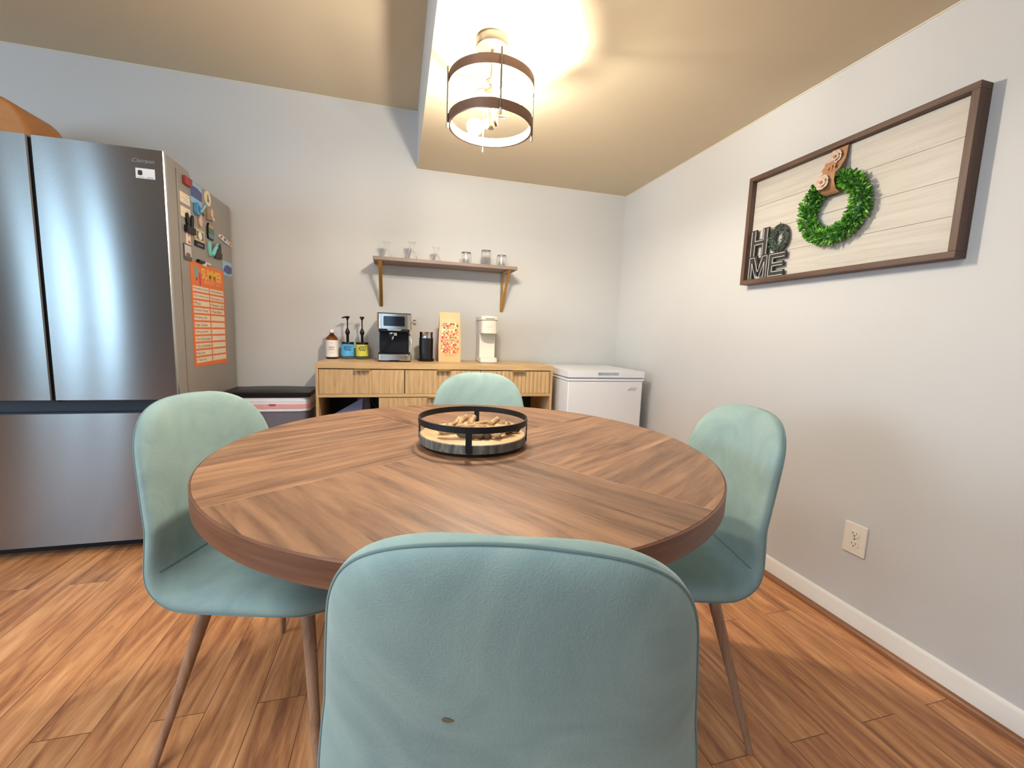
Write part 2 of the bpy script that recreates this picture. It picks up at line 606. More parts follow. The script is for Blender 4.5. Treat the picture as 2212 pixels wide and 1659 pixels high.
def put_text(mb, s, fr, u0, v0, w=None, h=None, d=0.0004, mi=0, **kw):
    vs, fs = text2d(s, w, h, **kw)
    mb.add([fr(u0 + x, v0 + y, d) for x, y in vs], fs, mi)


def quad(mb, fr, u0, u1, v0, v1, d, mi=0):
    mb.add([fr(u0, v0, d), fr(u1, v0, d), fr(u1, v1, d), fr(u0, v1, d)], [(0, 1, 2, 3)], mi)


def front(x, y, z):                    # frame on a surface that faces the viewer (-Y): u right, v up, d outwards
    return lambda u, v, d=0.0: (x + u, y - d, z + v)


def rrect(x0, x1, y0, y1, r, n=6):
    out = []
    for cx, cy, a0 in ((x1 - r, y1 - r, 0), (x0 + r, y1 - r, PI / 2), (x0 + r, y0 + r, PI), (x1 - r, y0 + r, 1.5 * PI)):
        for k in range(n + 1):
            a = a0 + PI / 2 * k / n
            out.append((cx + r * math.cos(a), cy + r * math.sin(a)))
    return out


up = lambda u, v, d=0.0: (u, v, d)     # plan view frame

# ------------------------------------------------------------------ the room
T = 0.12
struct('floor', MB().box(LEFT_X - T, WX + T, REAR_Y - T, DY + T, -0.1, 0.0), MT['floor'], smooth=0)
struct('wall_back', MB().box(LEFT_X - T, WX + T, DY, DY + T, 0, ZHIGH + 0.1), MT['wall'], smooth=0)
struct('wall_right', MB().box(WX, WX + T, REAR_Y - T, DY, 0, ZHIGH + 0.1), MT['wall'], smooth=0)
b = MB()
b.box(LEFT_X - T, SOFX, REAR_Y - T, DY, ZHIGH, ZHIGH + 0.1, 0)
b.box(SOFX + 0.0, WX, REAR_Y - T, DY, ZLOW, ZHIGH + 0.1, 0)
o = struct('ceiling', b, [MT['ceil'], MT['wall']], smooth=0)
for p in o.data.polygons:              # the step up to the higher ceiling is painted like the walls
    if abs(p.normal.x) > 0.9 and abs(p.center.x - SOFX) < 0.01:
        p.material_index = 1


def wall_with_holes(axis, pos, span, holes):
    """box wall split around rectangular openings; axis 'Y' = wall along X at y=pos, thickness outward"""
    mb = MB()
    us = sorted({span[0], span[1]} | {h[0] for h in holes} | {h[1] for h in holes})
    for a, c in zip(us, us[1:]):
        hs = sorted([(h[2], h[3]) for h in holes if h[0] <= a and h[1] >= c])
        z = 0.0
        for z0, z1 in hs + [(ZHIGH + 0.1, None)]:
            if z0 > z:
                if axis == 'Y':
                    mb.box(a, c, pos - T, pos, z, z0)
                else:
                    mb.box(pos - T, pos, a, c, z, z0)
            z = z1
    return mb


struct('wall_front', wall_with_holes('Y', REAR_Y, (LEFT_X - T, WX), [(-5.06, -4.88, 0.73, 2.27), (-4.73, -4.47, 0.73, 2.27), (-4.28, -4.02, 0.73, 2.27), (-2.3, -0.3, 0.78, 2.12)]), MT['rear_wall'], smooth=0)
struct('wall_left', wall_with_holes('X', LEFT_X, (REAR_Y, DY), [(-1.28, 0.68, 0.73, 2.17)]), MT['rear_wall'], smooth=0)


def window_frame(name, axis, pos, u0, u1, z0, z1, bars):
    mb = MB()
    t = 0.02
    parts = [(u0, u1, z0, z0 + t), (u0, u1, z1 - t, z1), (u0, u0 + t, z0, z1), (u1 - t, u1, z0, z1)]
    parts += [(q - t, q + t, z0, z1) for q in bars]
    for a, c, e, g in parts:
        if axis == 'Y':
            mb.box(a, c, pos - 0.02, pos + 0.05, e, g)
        else:
            mb.box(pos - 0.02, pos + 0.05, a, c, e, g)
    struct(name, mb, MT['white_trim'], smooth=0)


window_frame('window_3', 'Y', REAR_Y, -5.06, -4.88, 0.73, 2.27, [])
window_frame('window_4', 'Y', REAR_Y, -4.73, -4.47, 0.73, 2.27, [])
window_frame('window_5', 'Y', REAR_Y, -4.28, -4.02, 0.73, 2.27, [])
window_frame('window_1', 'Y', REAR_Y, -2.3, -0.3, 0.78, 2.12, [-1.3])
window_frame('window_2', 'X', LEFT_X, -1.28, 0.68, 0.73, 2.17, [-0.3])

# skirting with a moulded top, and the wooden shoe moulding along the floor
prof = [(0, 0), (0.013, 0), (0.013, 0.062), (0.010, 0.068), (0.0105, 0.074), (0.006, 0.081), (0.003, 0.086), (0, 0.086)]
shoe = [(0.013, 0)] + [(0.013 + 0.019 * math.cos(a * PI / 16), 0.019 * math.sin(a * PI / 16)) for a in range(9)]
struct('baseboard_right', MB().prism(prof, lambda u, v, d: (WX - u, d, v), REAR_Y, DY), MT['white_trim'], smooth=50)
struct('trim_1', MB().prism(shoe, lambda u, v, d: (WX - u, d, v), REAR_Y, DY), MT['shoe'], smooth=50)
struct('baseboard_back', MB().prism(prof, lambda u, v, d: (d, DY - u, v), LEFT_X, WX - 0.014), MT['white_trim'], smooth=50)
struct('trim_2', MB().prism(shoe, lambda u, v, d: (d, DY - u, v), LEFT_X, WX - 0.034), MT['shoe'], smooth=50)


# thin pale caulk beads along the ceiling lines
CAULK = mat('pale_caulk', (226, 218, 200), 0.6)
struct('trim_3', MB().box(LEFT_X, SOFX, DY - 0.004, DY, ZHIGH - 0.004, ZHIGH), CAULK, smooth=0)
struct('trim_4', MB().box(SOFX, WX, DY - 0.004, DY, ZLOW - 0.004, ZLOW), CAULK, smooth=0)
struct('trim_5', MB().box(WX - 0.004, WX, REAR_Y, DY - 0.004, ZLOW - 0.004, ZLOW), CAULK, smooth=0)

# ------------------------------------------------------------------ chairs
CH_PROF = [(0.232, 0.404), (0.222, 0.424), (0.195, 0.439), (0.12, 0.443), (0.0, 0.434), (-0.10, 0.429), (-0.165, 0.442),
           (-0.206, 0.490), (-0.226, 0.585), (-0.248, 0.695), (-0.269, 0.795), (-0.288, 0.871)]


def resample(pts, n):
    P = [Vector((0, y, z)) for y, z in pts]
    P = [2 * P[0] - P[1]] + P + [2 * P[-1] - P[-2]]
    out = []
    for i in range(1, len(P) - 2):
        for k in range(24):
            t = k / 24
            p0, p1, p2, p3 = P[i - 1], P[i], P[i + 1], P[i + 2]
            out.append(0.5 * ((2 * p1) + (p2 - p0) * t + (2 * p0 - 5 * p1 + 4 * p2 - p3) * t * t + (3 * p1 - p0 - 3 * p2 + p3) * t ** 3))
    out.append(P[-2])
    cum = [0.0]
    for a, c in zip(out, out[1:]):
        cum.append(cum[-1] + (c - a).length)
    L = cum[-1]

    def at(s):
        s = max(0, min(L, s))
        lo, hi = 0, len(cum) - 1
        while hi - lo > 1:
            m = (lo + hi) // 2
            if cum[m] <= s:
                lo = m
            else:
                hi = m
        t = (s - cum[lo]) / max(1e-9, cum[hi] - cum[lo])
        return out[lo].lerp(out[hi], t)
    return at, L


CH_AT, CH_L = resample(CH_PROF, 0)


CH_W = [(0.0, 0.0), (0.006, 0.075), (0.02, 0.121), (0.045, 0.165), (0.08, 0.192), (0.135, 0.206), (0.22, 0.221), (0.32, 0.237),
        (0.42, 0.246), (0.55, 0.246)]      # half width against the distance from the top of the back


def chair_half_width(s):
    Lf = 0.15
    if s < Lf:
        x = 1 - s / Lf
        return 0.246 * max(0.0, 1 - x ** 2.6) ** (1 / 2.6)
    d = CH_L - s
    if d < 0.135:
        x = 1 - d / 0.19
        e = max(0.0, 1 - x ** 2.5) ** (1 / 2.5)
        return e * 0.2095
    for (d0, w0), (d1, w1) in zip(CH_W[5:], CH_W[6:]):
        if d <= d1:
            return w0 + (w1 - w0) * (d - d0) / (d1 - d0)
    return 0.246 - 0.0 * (d - 0.55) / max(0.01, CH_L - Lf - 0.55)


def chair_point(t, v, side):
    """t along the shell 0..1, v across -1..1, side +1 sitting side, -1 underside"""
    s = t * CH_L
    p = CH_AT(s)
    tan = (CH_AT(s + 0.004) - CH_AT(s - 0.004)).normalized()
    nrm = Vector((0, tan.z, -tan.y))                 # points to the sitter
    if nrm.z < -0.2:
        nrm = -nrm
    hw = chair_half_width(s)
    k = s / CH_L
    back = min(1, max(0, (k - 0.42) / 0.25))
    wrap = (0.004 * (1 - back) + 0.038 * back) * (abs(v) * hw / 0.21) ** 2.4 * (1 if k > 0.12 else k / 0.12)
    e = max(0.0, 1 - abs(v) ** 7) ** 0.5 * max(0.0, 1 - abs(2 * t - 1) ** 13) ** 0.5
    th = 0.5 * (0.062 - 0.008 * back) * e * (1.0 if side < 0 else 1.05)
    return Vector((hw * v, 0, 0)) + p + nrm * (wrap + side * th)


def make_chair(label, loc, rz):
    t = thing('dining_chair', label, 'chair', loc, rz, 'velvet dining chairs round the table')
    mb = MB()
    NU, NV = 84, 30

    def tm(i):
        x = i
        return 0.5 - 0.5 * math.cos(PI * x)

    def vm(j):
        return -math.cos(PI * j)

    mb.grid(lambda i, j: chair_point(0.35 * i + 0.65 * tm(i), vm(j), 1), NU, NV)
    mb.grid(lambda i, j: chair_point(0.35 * i + 0.65 * tm(i), vm(j), -1), NU, NV, flip=True)
    mb.build('upholstered_shell', MT['velvet'], t, smooth=80, weld=True)
    # welt just inside the rim, on the outer side of the shell
    half = [(0.5 * CH_L * (1 - math.cos(PI * k / 160))) for k in range(161)]
    rim = [Vector((chair_half_width(q), q)) for q in half] + [Vector((-chair_half_width(q), q)) for q in half[-2:0:-1]]
    ring = []
    for k in range(len(rim)):
        tg = (rim[(k + 1) % len(rim)] - rim[k - 1]).normalized()
        p = rim[k] + Vector((-tg.y, tg.x)) * 0.0014
        hw = chair_half_width(p.y)
        ring.append(chair_point(p.y / CH_L, max(-0.99, min(0.99, p.x / max(hw, 1e-4))), -1))
    keep = [ring[0]]
    for p in ring[1:]:
        if (p - keep[-1]).length > 0.004:
            keep.append(p)
    MB().tube(keep, 0.0021, 8, closed=True).build('piping', MT['velvet_dark'], t, smooth=80)
    # seam where the back cushion meets the seat
    seam = [chair_point(0.545, -0.93 + 1.86 * k / 20, 1) + Vector((0, 0.0005, 0.0005)) for k in range(21)]
    MB().tube(seam, 0.0016, 6).build('seam', MT['velvet_dark'], t, smooth=80)
    fr = MB()
    fr.box(-0.15, 0.15, -0.15, 0.15, 0.382, 0.404)
    fr.build('underframe', MT['black'], t, bevel=0.004)
    for sx, sy in ((1, 1), (-1, 1), (1, -1), (-1, -1)):
        a = Vector((sx * 0.135, 0.005 + sy * 0.125, 0.402))
        c = Vector((sx * 0.238, 0.005 + sy * 0.212, 0.0))
        pts = [a.lerp(c, k / 8) for k in range(9)]
        MB().tube(pts, [0.0165 - 0.0085 * k / 8 for k in range(9)], 16).build('leg', MT['leg'], t, smooth=60)
    return t


def face(fx, fy):
    return math.atan2(-fx, fy)


chair0 = make_chair('velvet dining chair nearest the camera, seen from behind, small brown stain on its back',
                    (0.188, 0.629, 0), face(0.302, 0.953))
dup(chair0, (-0.280, 1.203, 0), face(0.930, -0.370), 'sage velvet dining chair at the left of the round table, in front of the refrigerator')
dup(chair0, (0.727, 1.038, 0), face(-0.98, 0.19), 'sage velvet dining chair at the right of the round table, by the right wall')
dup(chair0, (0.345, 1.69, 0), face(-0.10, -0.99), 'sage velvet dining chair behind the table, in front of the oak sideboard')
blob = []
for k in range(10):
    a = 2 * PI * k / 10
    blob.append((0.755 + 0.004 * math.sin(a) * (1 - 0.4 * math.cos(a)), -0.27 + 0.03 * math.cos(a)))
vs = []
for tt, vv in blob:
    vs.append(chair_point(tt, vv, -1) + Vector((0, -0.0006, 0)))
MB().add(vs, [tuple(range(10))]).build('stain', mat('tea_stain', (120, 108, 84), 0.95), chair0, smooth=0)

# ------------------------------------------------------------------ table
TC = (0.197, 1.09, 0)
TR, TZ = 0.61, 0.764
t = thing('round_dining_table', 'round walnut dining table with four grain quarters meeting under the tray', 'table', TC)
MB().lathe([(0.0, TZ - 0.044), (TR - 0.006, TZ - 0.044), (TR - 0.004, TZ - 0.042), (TR - 0.0025, TZ - 0.002), (TR - 0.004, TZ), (0, TZ)], 160).build('tabletop', MT['table'], t, smooth=30)
MB().lathe([(TR - 0.004, TZ - 0.043), (TR, TZ - 0.042), (TR, TZ - 0.0022), (TR - 0.003, TZ - 0.0004)], 160, caps=False).build('edge_band', MT['table_edge'], t, smooth=40)
MB().lathe([(0.16, 0.70), (0.16, 0.72)], 48).build('mounting_plate', MT['black'], t)
MB().lathe([(0.10, 0.04), (0.07, 0.10), (0.055, 0.25), (0.055, 0.50), (0.075, 0.64), (0.12, 0.70)], 48).build('pedestal', MT['table_dark'], t, smooth=60)
MB().lathe([(0.215, 0.0), (0.215, 0.018), (0.205, 0.03), (0.11, 0.045)], 64).build('base', MT['table_dark'], t, smooth=40)

# tray with a wooden slab and a black hoop
t = thing('round_tray', 'round wooden slab tray with a black metal hoop, in the middle of the table', 'tray', (0.195, 1.09, TZ))
R = 0.14
MB().lathe([(0.0, 0.008), (R - 0.003, 0.008), (R, 0.011), (R, 0.029), (R - 0.003, 0.031), (0, 0.031)], 96).build('wood_slab', [MT['slab_top']], t, smooth=40)
MB().lathe([(R, 0.0085), (R + 0.0012, 0.0095), (R + 0.0012, 0.0300), (R - 0.002, 0.0312)], 96, caps=False).build('bark_edge', MT['slab_side'], t, smooth=40)
MB().lathe([(R + 0.0012, 0.060), (R + 0.0042, 0.060), (R + 0.0042, 0.0755), (R + 0.0012, 0.0755)], 96, closed=True).build('hoop', MT['black'], t, smooth=40)
for ang in (-104, -14, 76, 166):
    a = math.radians(ang)
    ca, sa = math.cos(a), math.sin(a)
    poly = rrect(-0.0075, 0.0075, 0.010, 0.0745, 0.0065)
    MB().prism(poly, lambda u, v, d: ((R + 0.0012 + d) * ca - u * sa, (R + 0.0012 + d) * sa + u * ca, v), 0.0, 0.0028).build('upright', MT['black'], t, smooth=40)
for ang in (-60, 60, 180):
    a = math.radians(ang)
    MB().lathe([(0.010, 0), (0.010, 0.008)], 16, (0.10 * math.cos(a), 0.10 * math.sin(a), 0)).build('foot', MT['black'], t)

# driftwood pieces lying in the tray: (x, y relative to tray centre, z, length, radius, heading, tilt, words)
DW = [
    (-0.070, -0.012, 0.045, 0.055, 0.012, 20, 10, 'greyish curled driftwood knot at the left end of the pile, behind the front upright'),
    (-0.050, 0.030, 0.044, 0.050, 0.009, 55, 14, 'short driftwood stub standing at the back left of the pile'),
    (-0.036, 0.046, 0.052, 0.060, 0.008, 62, 24, 'thin pale driftwood stick propped at the back, left of the two pitted ones'),
    (-0.016, 0.044, 0.056, 0.078, 0.0115, 58, 30, 'left one of the two thick pitted driftwood sticks propped at the back'),
    (0.010, 0.050, 0.055, 0.074, 0.0115, 68, 30, 'right one of the two thick pitted driftwood sticks propped at the back'),
    (0.036, 0.045, 0.045, 0.060, 0.010, 15, 4, 'pale driftwood stick lying flat right of the propped pitted pair'),
    (0.066, 0.040, 0.052, 0.052, 0.012, 40, 30, 'grey spotted driftwood knob by the rear right upright'),
    (0.108, 0.020, 0.052, 0.058, 0.010, 120, 30, 'forked pale driftwood branch at the right rim of the tray'),
    (-0.052, -0.050, 0.043, 0.105, 0.013, -14, 0, 'long grey-brown driftwood branch along the front left of the tray'),
    (-0.020, -0.066, 0.041, 0.085, 0.010, -28, 0, 'dark driftwood stick in front of the long grey-brown branch'),
    (0.010, -0.070, 0.042, 0.050, 0.011, -50, 6, 'dark driftwood stub at the very front of the pile'),
    (0.012, -0.036, 0.058, 0.046, 0.013, -8, -10, 'pale split driftwood chunk on top at the front middle'),
    (0.034, -0.030, 0.056, 0.042, 0.010, 70, 16, 'orange-tinted driftwood stub beside the pale split chunk'),
    (0.036, -0.066, 0.042, 0.070, 0.010, -58, 8, 'grey driftwood spike pointing at the viewer, front right of the middle'),
    (0.054, -0.040, 0.048, 0.050, 0.008, -70, 12, 'slim cream driftwood splinter standing near the middle right'),
    (0.072, -0.062, 0.046, 0.090, 0.013, 32, 8, 'thick cream driftwood log with split grain at the front right'),
    (0.096, -0.030, 0.046, 0.062, 0.012, 20, 4, 'dark knobbly driftwood lump by the right upright'),
    (0.060, -0.006, 0.046, 0.085, 0.011, 8, 0, 'flat pale driftwood stick in the middle right of the pile'),
    (-0.010, 0.004, 0.044, 0.090, 0.012, -6, 0, 'pale driftwood stick in the centre, under the others'),
    (0.026, 0.012, 0.060, 0.050, 0.009, -35, 6, 'little tan driftwood twig resting on top of the centre'),
]
settled = []
for i, (x, y, z, L, r, hd, tl, words) in sorted(enumerate(DW), key=lambda q: q[1][2]):
    L, r, tl = L * 0.80, r * 0.74, tl * 0.55
    x, y = x * 1.05, y * 1.15 + 0.004
    k_ = min(1.0, (0.128 - 0.42 * L) / max(1e-4, math.hypot(x, y)))
    x, y = x * k_, y * k_
    rr = random.Random(100 + i)
    mb = MB()
    n = 12
    pts, rad = [], []
    ben = rr.uniform(-0.12, 0.12)
    for k in range(n):
        s = k / (n - 1)
        q = (s - 0.5) * L
        pts.append((q, ben * L * math.sin(PI * s) + rr.uniform(-0.0012, 0.0012), rr.uniform(-0.001, 0.001)))
        endt = min(1, min(s, 1 - s) * 7 + 0.45)
        rad.append(r * endt * rr.uniform(0.82, 1.12))
    mb.tube(pts, rad, 10)
    if i in (7, 0, 8, 15):
        mb.tube([(0, 0, 0), (L * 0.18, r * 0.8, r * 0.6), (L * 0.34, r * 2.0, r * 1.4)], [r * 0.8, r * 0.6, r * 0.35], 8)
    o = mb.build('driftwood', MT['drift_end'] if i in (9, 10, 16) else MT['drift'], smooth=50)
    tag(o, words, 'driftwood', 'driftwood pieces in the tray')
    o.rotation_euler = (rr.uniform(-0.4, 0.4), -math.radians(tl), math.radians(hd))
    # lower it until it touches the slab, the hoop posts or the pieces below
    rot = o.rotation_euler.to_matrix()
    P0 = [rot @ v.co + Vector((0.195 + x, 1.09 + y, 0)) for v in o.data.vertices]
    C0 = [rot @ Vector((v.co.x * 0.9, v.co.y * 0.5, v.co.z * 0.5)) + Vector((0.195 + x, 1.09 + y, 0)) for v in o.data.vertices]   # firm core of the piece
    F0 = [tuple(p.vertices) for p in o.data.polygons]
    low = TZ + 0.0316 - min(p.z for p in P0)
    zz = low + 0.05
    while zz > low:
        tree = BVHTree.FromPolygons([p + Vector((0, 0, zz - 0.001)) for p in C0], F0)
        if any(tree.overlap(u) for u in settled):
            break
        zz -= 0.001
    zz = max(zz, low)
    settled.append(BVHTree.FromPolygons([p + Vector((0, 0, zz)) for p in C0], F0))
    o.location = (0.195 + x, 1.09 + y, zz)

# ------------------------------------------------------------------ ceiling lamp
LX, LY = 0.33, 1.63
t = thing('ceiling_lamp', 'semi flush ceiling lamp with two dark rings on thin rods and two glowing bulbs', 'lamp', (LX, LY, ZLOW))
MB().lathe([(0.0, 0.0), (0.062, 0.0), (0.062, -0.026), (0.059, -0.031), (0, -0.031)], 48).build('canopy', MT['nickel'], t, smooth=40)
MB().lathe([(0.006, -0.03), (0.006, -0.24)], 16).build('stem', MT['nickel'], t)
MB().lathe([(0, -0.134), (0.021, -0.134), (0.023, -0.137), (0.023, -0.143), (0.019, -0.148), (0, -0.148)], 32).build('hub', MT['nickel'], t, smooth=40)
RR = 0.156
for nm, zc in (('ring', -0.150), ('ring', -0.286)):
    g = MB().lathe([(RR - 0.008, zc - 0.016), (RR, zc - 0.016), (RR, zc + 0.016), (RR - 0.008, zc + 0.016)], 96, closed=True).build('ring', MT['bronze'], t, smooth=40)
    MB().lathe([(RR - 0.0088, zc - 0.0145), (RR - 0.0078, zc - 0.0145), (RR - 0.0078, zc + 0.0145), (RR - 0.0088, zc + 0.0145)], 96, closed=True).build('ring_lit_face', MT['ring_lit'], g, smooth=40)  # pale inner skin stands in for bulb light on the ring
tc = Vector((-LX, -LY, 0)).normalized()
rt = Vector((-tc.y, tc.x, 0))
for k in range(4):
    a = math.radians(11 + 90 * k)
    dr = tc * math.cos(a) + rt * math.sin(a)
    p = dr * (RR + 0.0035)
    rd = MB().tube([(p.x, p.y, -0.115), (p.x, p.y, -0.318)], 0.0036, 12).build('rod', MT['nickel'], t, smooth=50)
    MB().lathe([(0.0052, -0.322), (0.0052, -0.304)], 12, (p.x, p.y, 0)).build('rod_cap', MT['chrome'], rd)
    sd = Vector((-dr.y, dr.x, 0))
    mb = MB()
    mb.prism([(-0.009, -0.0015), (0.009, -0.0015), (0.009, 0.0015), (-0.009, 0.0015)],
             lambda u, v, d: tuple(dr * d + sd * u + Vector((0, 0, -0.141 + v))), 0.018, RR - 0.006)
    mb.build('cross_bar', MT['nickel'], t)


def lathe_along(prof, a, bdir, n=24):
    mb = MB().lathe(prof, n)
    q = Vector((0, 0, 1)).rotation_difference(Vector(bdir).normalized())
    mb.v = [tuple(q @ Vector(v) + Vector(a)) for v in mb.v]
    return mb


for sgn, zs in ((1, -0.178), (-1, -0.272)):
    ax = (rt * (0.94 * sgn) + tc * (0.30 * sgn) + Vector((0, 0, -0.16))).normalized()
    base = rt * (-0.022 * sgn) + Vector((0, 0, zs))
    sk = lathe_along([(0.0, 0), (0.016, 0), (0.017, 0.004), (0.017, 0.044), (0.014, 0.048), (0, 0.048)], base, ax).build('socket', MT['nickel'], t, smooth=40)
    blb = lathe_along([(0.012, 0.046), (0.014, 0.056), (0.026, 0.074), (0.030, 0.088), (0.027, 0.102), (0.016, 0.113), (0.0, 0.117)], base, ax).build('bulb', MT['bulb'], t, smooth=60)
    arc = []
    for k in range(17):
        w = PI * k / 16
        arc.append(tuple(base + rt * (-sgn * 0.036 * math.sin(w) - sgn * 0.004) + Vector((0, 0, -sgn * 0.002)) + tc * (0.030 * math.cos(w)) + Vector((0, 0, -0.012 * sgn * (1 - math.cos(w))))))
    MB().tube(arc, 0.0035, 10).build('curved_arm', MT['nickel'], t, smooth=60)
MB().lathe([(0, -0.30), (0.012, -0.30), (0.016, -0.292), (0.016, -0.238), (0, -0.232)], 24).build('socket_stem', MT['nickel'], t, smooth=40)

# ------------------------------------------------------------------ refrigerator
FX0, FX1, FY = -1.876, -0.966, 2.22
t = thing('refrigerator', 'stainless steel French door refrigerator with a bottom freezer drawer at the left of the photo', 'refrigerator', (FX0, FY, 0))


def fb(x0, x1, y0, y1, z0, z1, mb=None):
    return (mb or MB()).box(x0 - FX0, x1 - FX0, y0 - FY, y1 - FY, z0, z1)


fb(FX0 + 0.002, FX1 - 0.002, 2.334, 2.955, 0.035, 1.748).build('cabinet', MT['fridge_side'], t, bevel=0.006)
fb(FX0 + 0.02, FX1 - 0.02, 2.318, 2.34, 0.05, 1.73).build('gasket', MT['gasket'], t)
fb(FX0 + 0.03, FX1 - 0.03, 2.30, 2.36, 0.0, 0.05).build('toe_kick', MT['gasket'], t)
for nm, x0, x1, z0, z1 in (('door', FX0, -1.4275, 0.709, 1.7795), ('door', -1.4165, FX1, 0.709, 1.7795), ('freezer_drawer', FX0, FX1, 0.056, 0.649)):
    body = fb(x0 + 0.0015, x1 - 0.0015, FY + 0.004, 2.320, z0, z1 - 0.002).build(nm, MT['fridge_side'], t, bevel=0.003)
    sk = MB()
    w, hgt = x1 - x0, z1 - z0
    sk.prism([(0, 0.004), (0.004, 0), (w - 0.004, 0), (w, 0.004), (w, 0.016), (0, 0.016)], lambda u, v, d: (x0 - FX0 + u, v, d), z0, z1)
    sk.build('steel_skin', MT['steel'], body, smooth=20)
    if nm == 'door' and x1 == FX1:
        MB().prism([(w - 0.0044, -0.0002), (w - 0.0002, 0.0036), (w + 0.0004, 0.0046), (w + 0.0004, 0.016), (w - 0.001, 0.016), (w - 0.001, 0.005)],
                   lambda u, v, d: (x0 - FX0 + u, v, d), z0, z1).build('edge_strip', MT['steel_edge'], body, smooth=0)
        s = MB()
        frm = front(-FX0, -0.0003, 0)
        quad(s, frm, -1.070, -1.001, 1.6585, 1.6995, 0.0004)
        stk = s.build('energy_sticker', MT['paper'], body, smooth=0)
        s = MB()
        s.prism(rrect(-1.062, -1.046, 1.671, 1.691, 0.004), frm, 0.0005, 0.0009)
        for k in range(3):
            quad(s, frm, -1.063, -1.044 + 0.002 * k, 1.6632 - 0.0001 * k, 1.6642, 0.0008)
            quad(s, frm, -1.030, -1.008 + 0.0015 * k, 1.6632 - 0.0016 * (k - 1), 1.6638 - 0.0016 * (k - 1), 0.0008)
        s.build('sticker_print', MT['ink'], stk, smooth=0)
        s = MB()
        put_text(s, 'Clairson', frm, -1.080, 1.722, 0.080, 0.016, 0.0006, shear=0.35)
        s.build('script_logo', MT['grey_ink'], body, smooth=0)
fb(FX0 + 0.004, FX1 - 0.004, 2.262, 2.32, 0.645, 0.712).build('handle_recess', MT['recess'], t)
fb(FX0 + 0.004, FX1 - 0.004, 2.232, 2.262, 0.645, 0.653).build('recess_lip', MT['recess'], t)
fb(-1.429, -1.415, 2.235, 2.32, 0.70, 1.775).build('centre_gap', MT['gasket'], t)
mb = MB()
mb.prism([(0.0, 0), (0.145, 0), (0.150, 0.012), (0.125, 0.030), (0.02, 0.036), (0.0, 0.030)], lambda u, v, d: (d - FX0, 2.325 - FY + u, 1.745 + v), -1.07, FX1 - 0.004)
mb.build('hinge_cover', MT['fridge_side'], t, bevel=0.003)
mb = MB()
mb.prism([(0.0, 0), (0.145, 0), (0.150, 0.012), (0.125, 0.030), (0.02, 0.036), (0.0, 0.030)], lambda u, v, d: (d - FX0, 2.325 - FY + u, 1.745 + v), FX0 + 0.004, FX0 + 0.108)
mb.build('hinge_cover', MT['fridge_side'], t, bevel=0.003)

# tan container on top of the fridge
mb = MB()
NB = 40
outer, z0 = [], 0.0
for k in range(NB + 1):
    a = PI * k / NB
    ca, sa = math.cos(a), math.sin(a)
    outer.append((0.262 * math.copysign(abs(ca) ** 0.55, ca), 0.285 * abs(sa) ** 0.62))
mb.prism(outer, lambda u, v, d: (u, d, v), -0.13, 0.13)
tb = thing('storage_container', 'tan rounded container on top of the refrigerator, cut by the left edge of the photo', 'container', (-1.848, 2.62, 1.7485))
mb.build('body', MT['tan_box'], tb, bevel=0.02, seg=4, smooth=50)
MB().box(-0.265, 0.265, -0.135, 0.135, 0.0, 0.012).build('base', MT['tan_box'], tb, bevel=0.004)

# ------------------------------------------------------------------ magnets, notes and the summer poster on the fridge side
SX = FX1 - 0.002 + 0.0004


def sidef(u, v, d=0.0):                # u = world Y, v = world Z, d = outwards (+X)
    return (SX + d, u, v)


def flat(name, label, cat, poly, thick, m, group=None, bevel=0.0, d0=0.0):
    """thing of one mesh made from an outline on the fridge side"""
    cy = sum(p[0] for p in poly) / len(poly)
    cz = sum(p[1] for p in poly) / len(poly)
    root = thing(name, label, cat, (SX, cy, cz), 0, group)
    loc = lambda u, v, d=0.0: (d, u - cy, v - cz)
    o = MB().prism(poly, loc, d0, d0 + thick).build('body' if cat == 'magnet' else 'sheet', m, root, bevel=bevel)
    return root, loc, o


def detail(name, root, loc, polys, d, m, th=0.0006):
    mb = MB()
    for p in polys:
        mb.prism(p, loc, d, d + th)
    return mb.build(name, m, root, smooth=0)


def ell(cy, cz, a, b2, rot=0.0, n=24):
    r = math.radians(rot)
    return [(cy + a * math.cos(w) * math.cos(r) - b2 * math.sin(w) * math.sin(r), cz + a * math.cos(w) * math.sin(r) + b2 * math.sin(w) * math.cos(r))
            for w in (2 * PI * k / n for k in range(n))]


def rect(y0, y1, z0, z1):
    return [(y0, z0), (y1, z0), (y1, z1), (y0, z1)]


G = 'magnets on the fridge side'
PH = 'pictures and notes on the fridge side'
blue_d = mat('ultramarine_print', (74, 84, 140), 0.4, vary=0.25, nscale=40)
blue_l = mat('pale_blue_print', (150, 190, 222), 0.4, vary=0.15, nscale=60)
flat('magnet', 'red block magnet at the top front corner of the fridge side', 'magnet', [(2.378, 1.700), (2.446, 1.700), (2.450, 1.738), (2.378, 1.738)], 0.014, mat('dark_red_block', (158, 48, 48), 0.45), G, 0.002)
r_, l_, _ = flat('photo_print', 'large deep blue underwater picture near the top of the fridge side', 'photo', rect(2.452, 2.578, 1.640, 1.740), 0.0012, blue_l, PH)
detail('picture', r_, l_, [[(2.454, 1.700), (2.48, 1.722), (2.53, 1.722), (2.576, 1.712), (2.576, 1.668), (2.454, 1.668)]], 0.0012, blue_d)
detail('border', r_, l_, [rect(2.452, 2.578, 1.640, 1.646)], 0.0012, mat('turquoise_border', (120, 206, 214), 0.4))
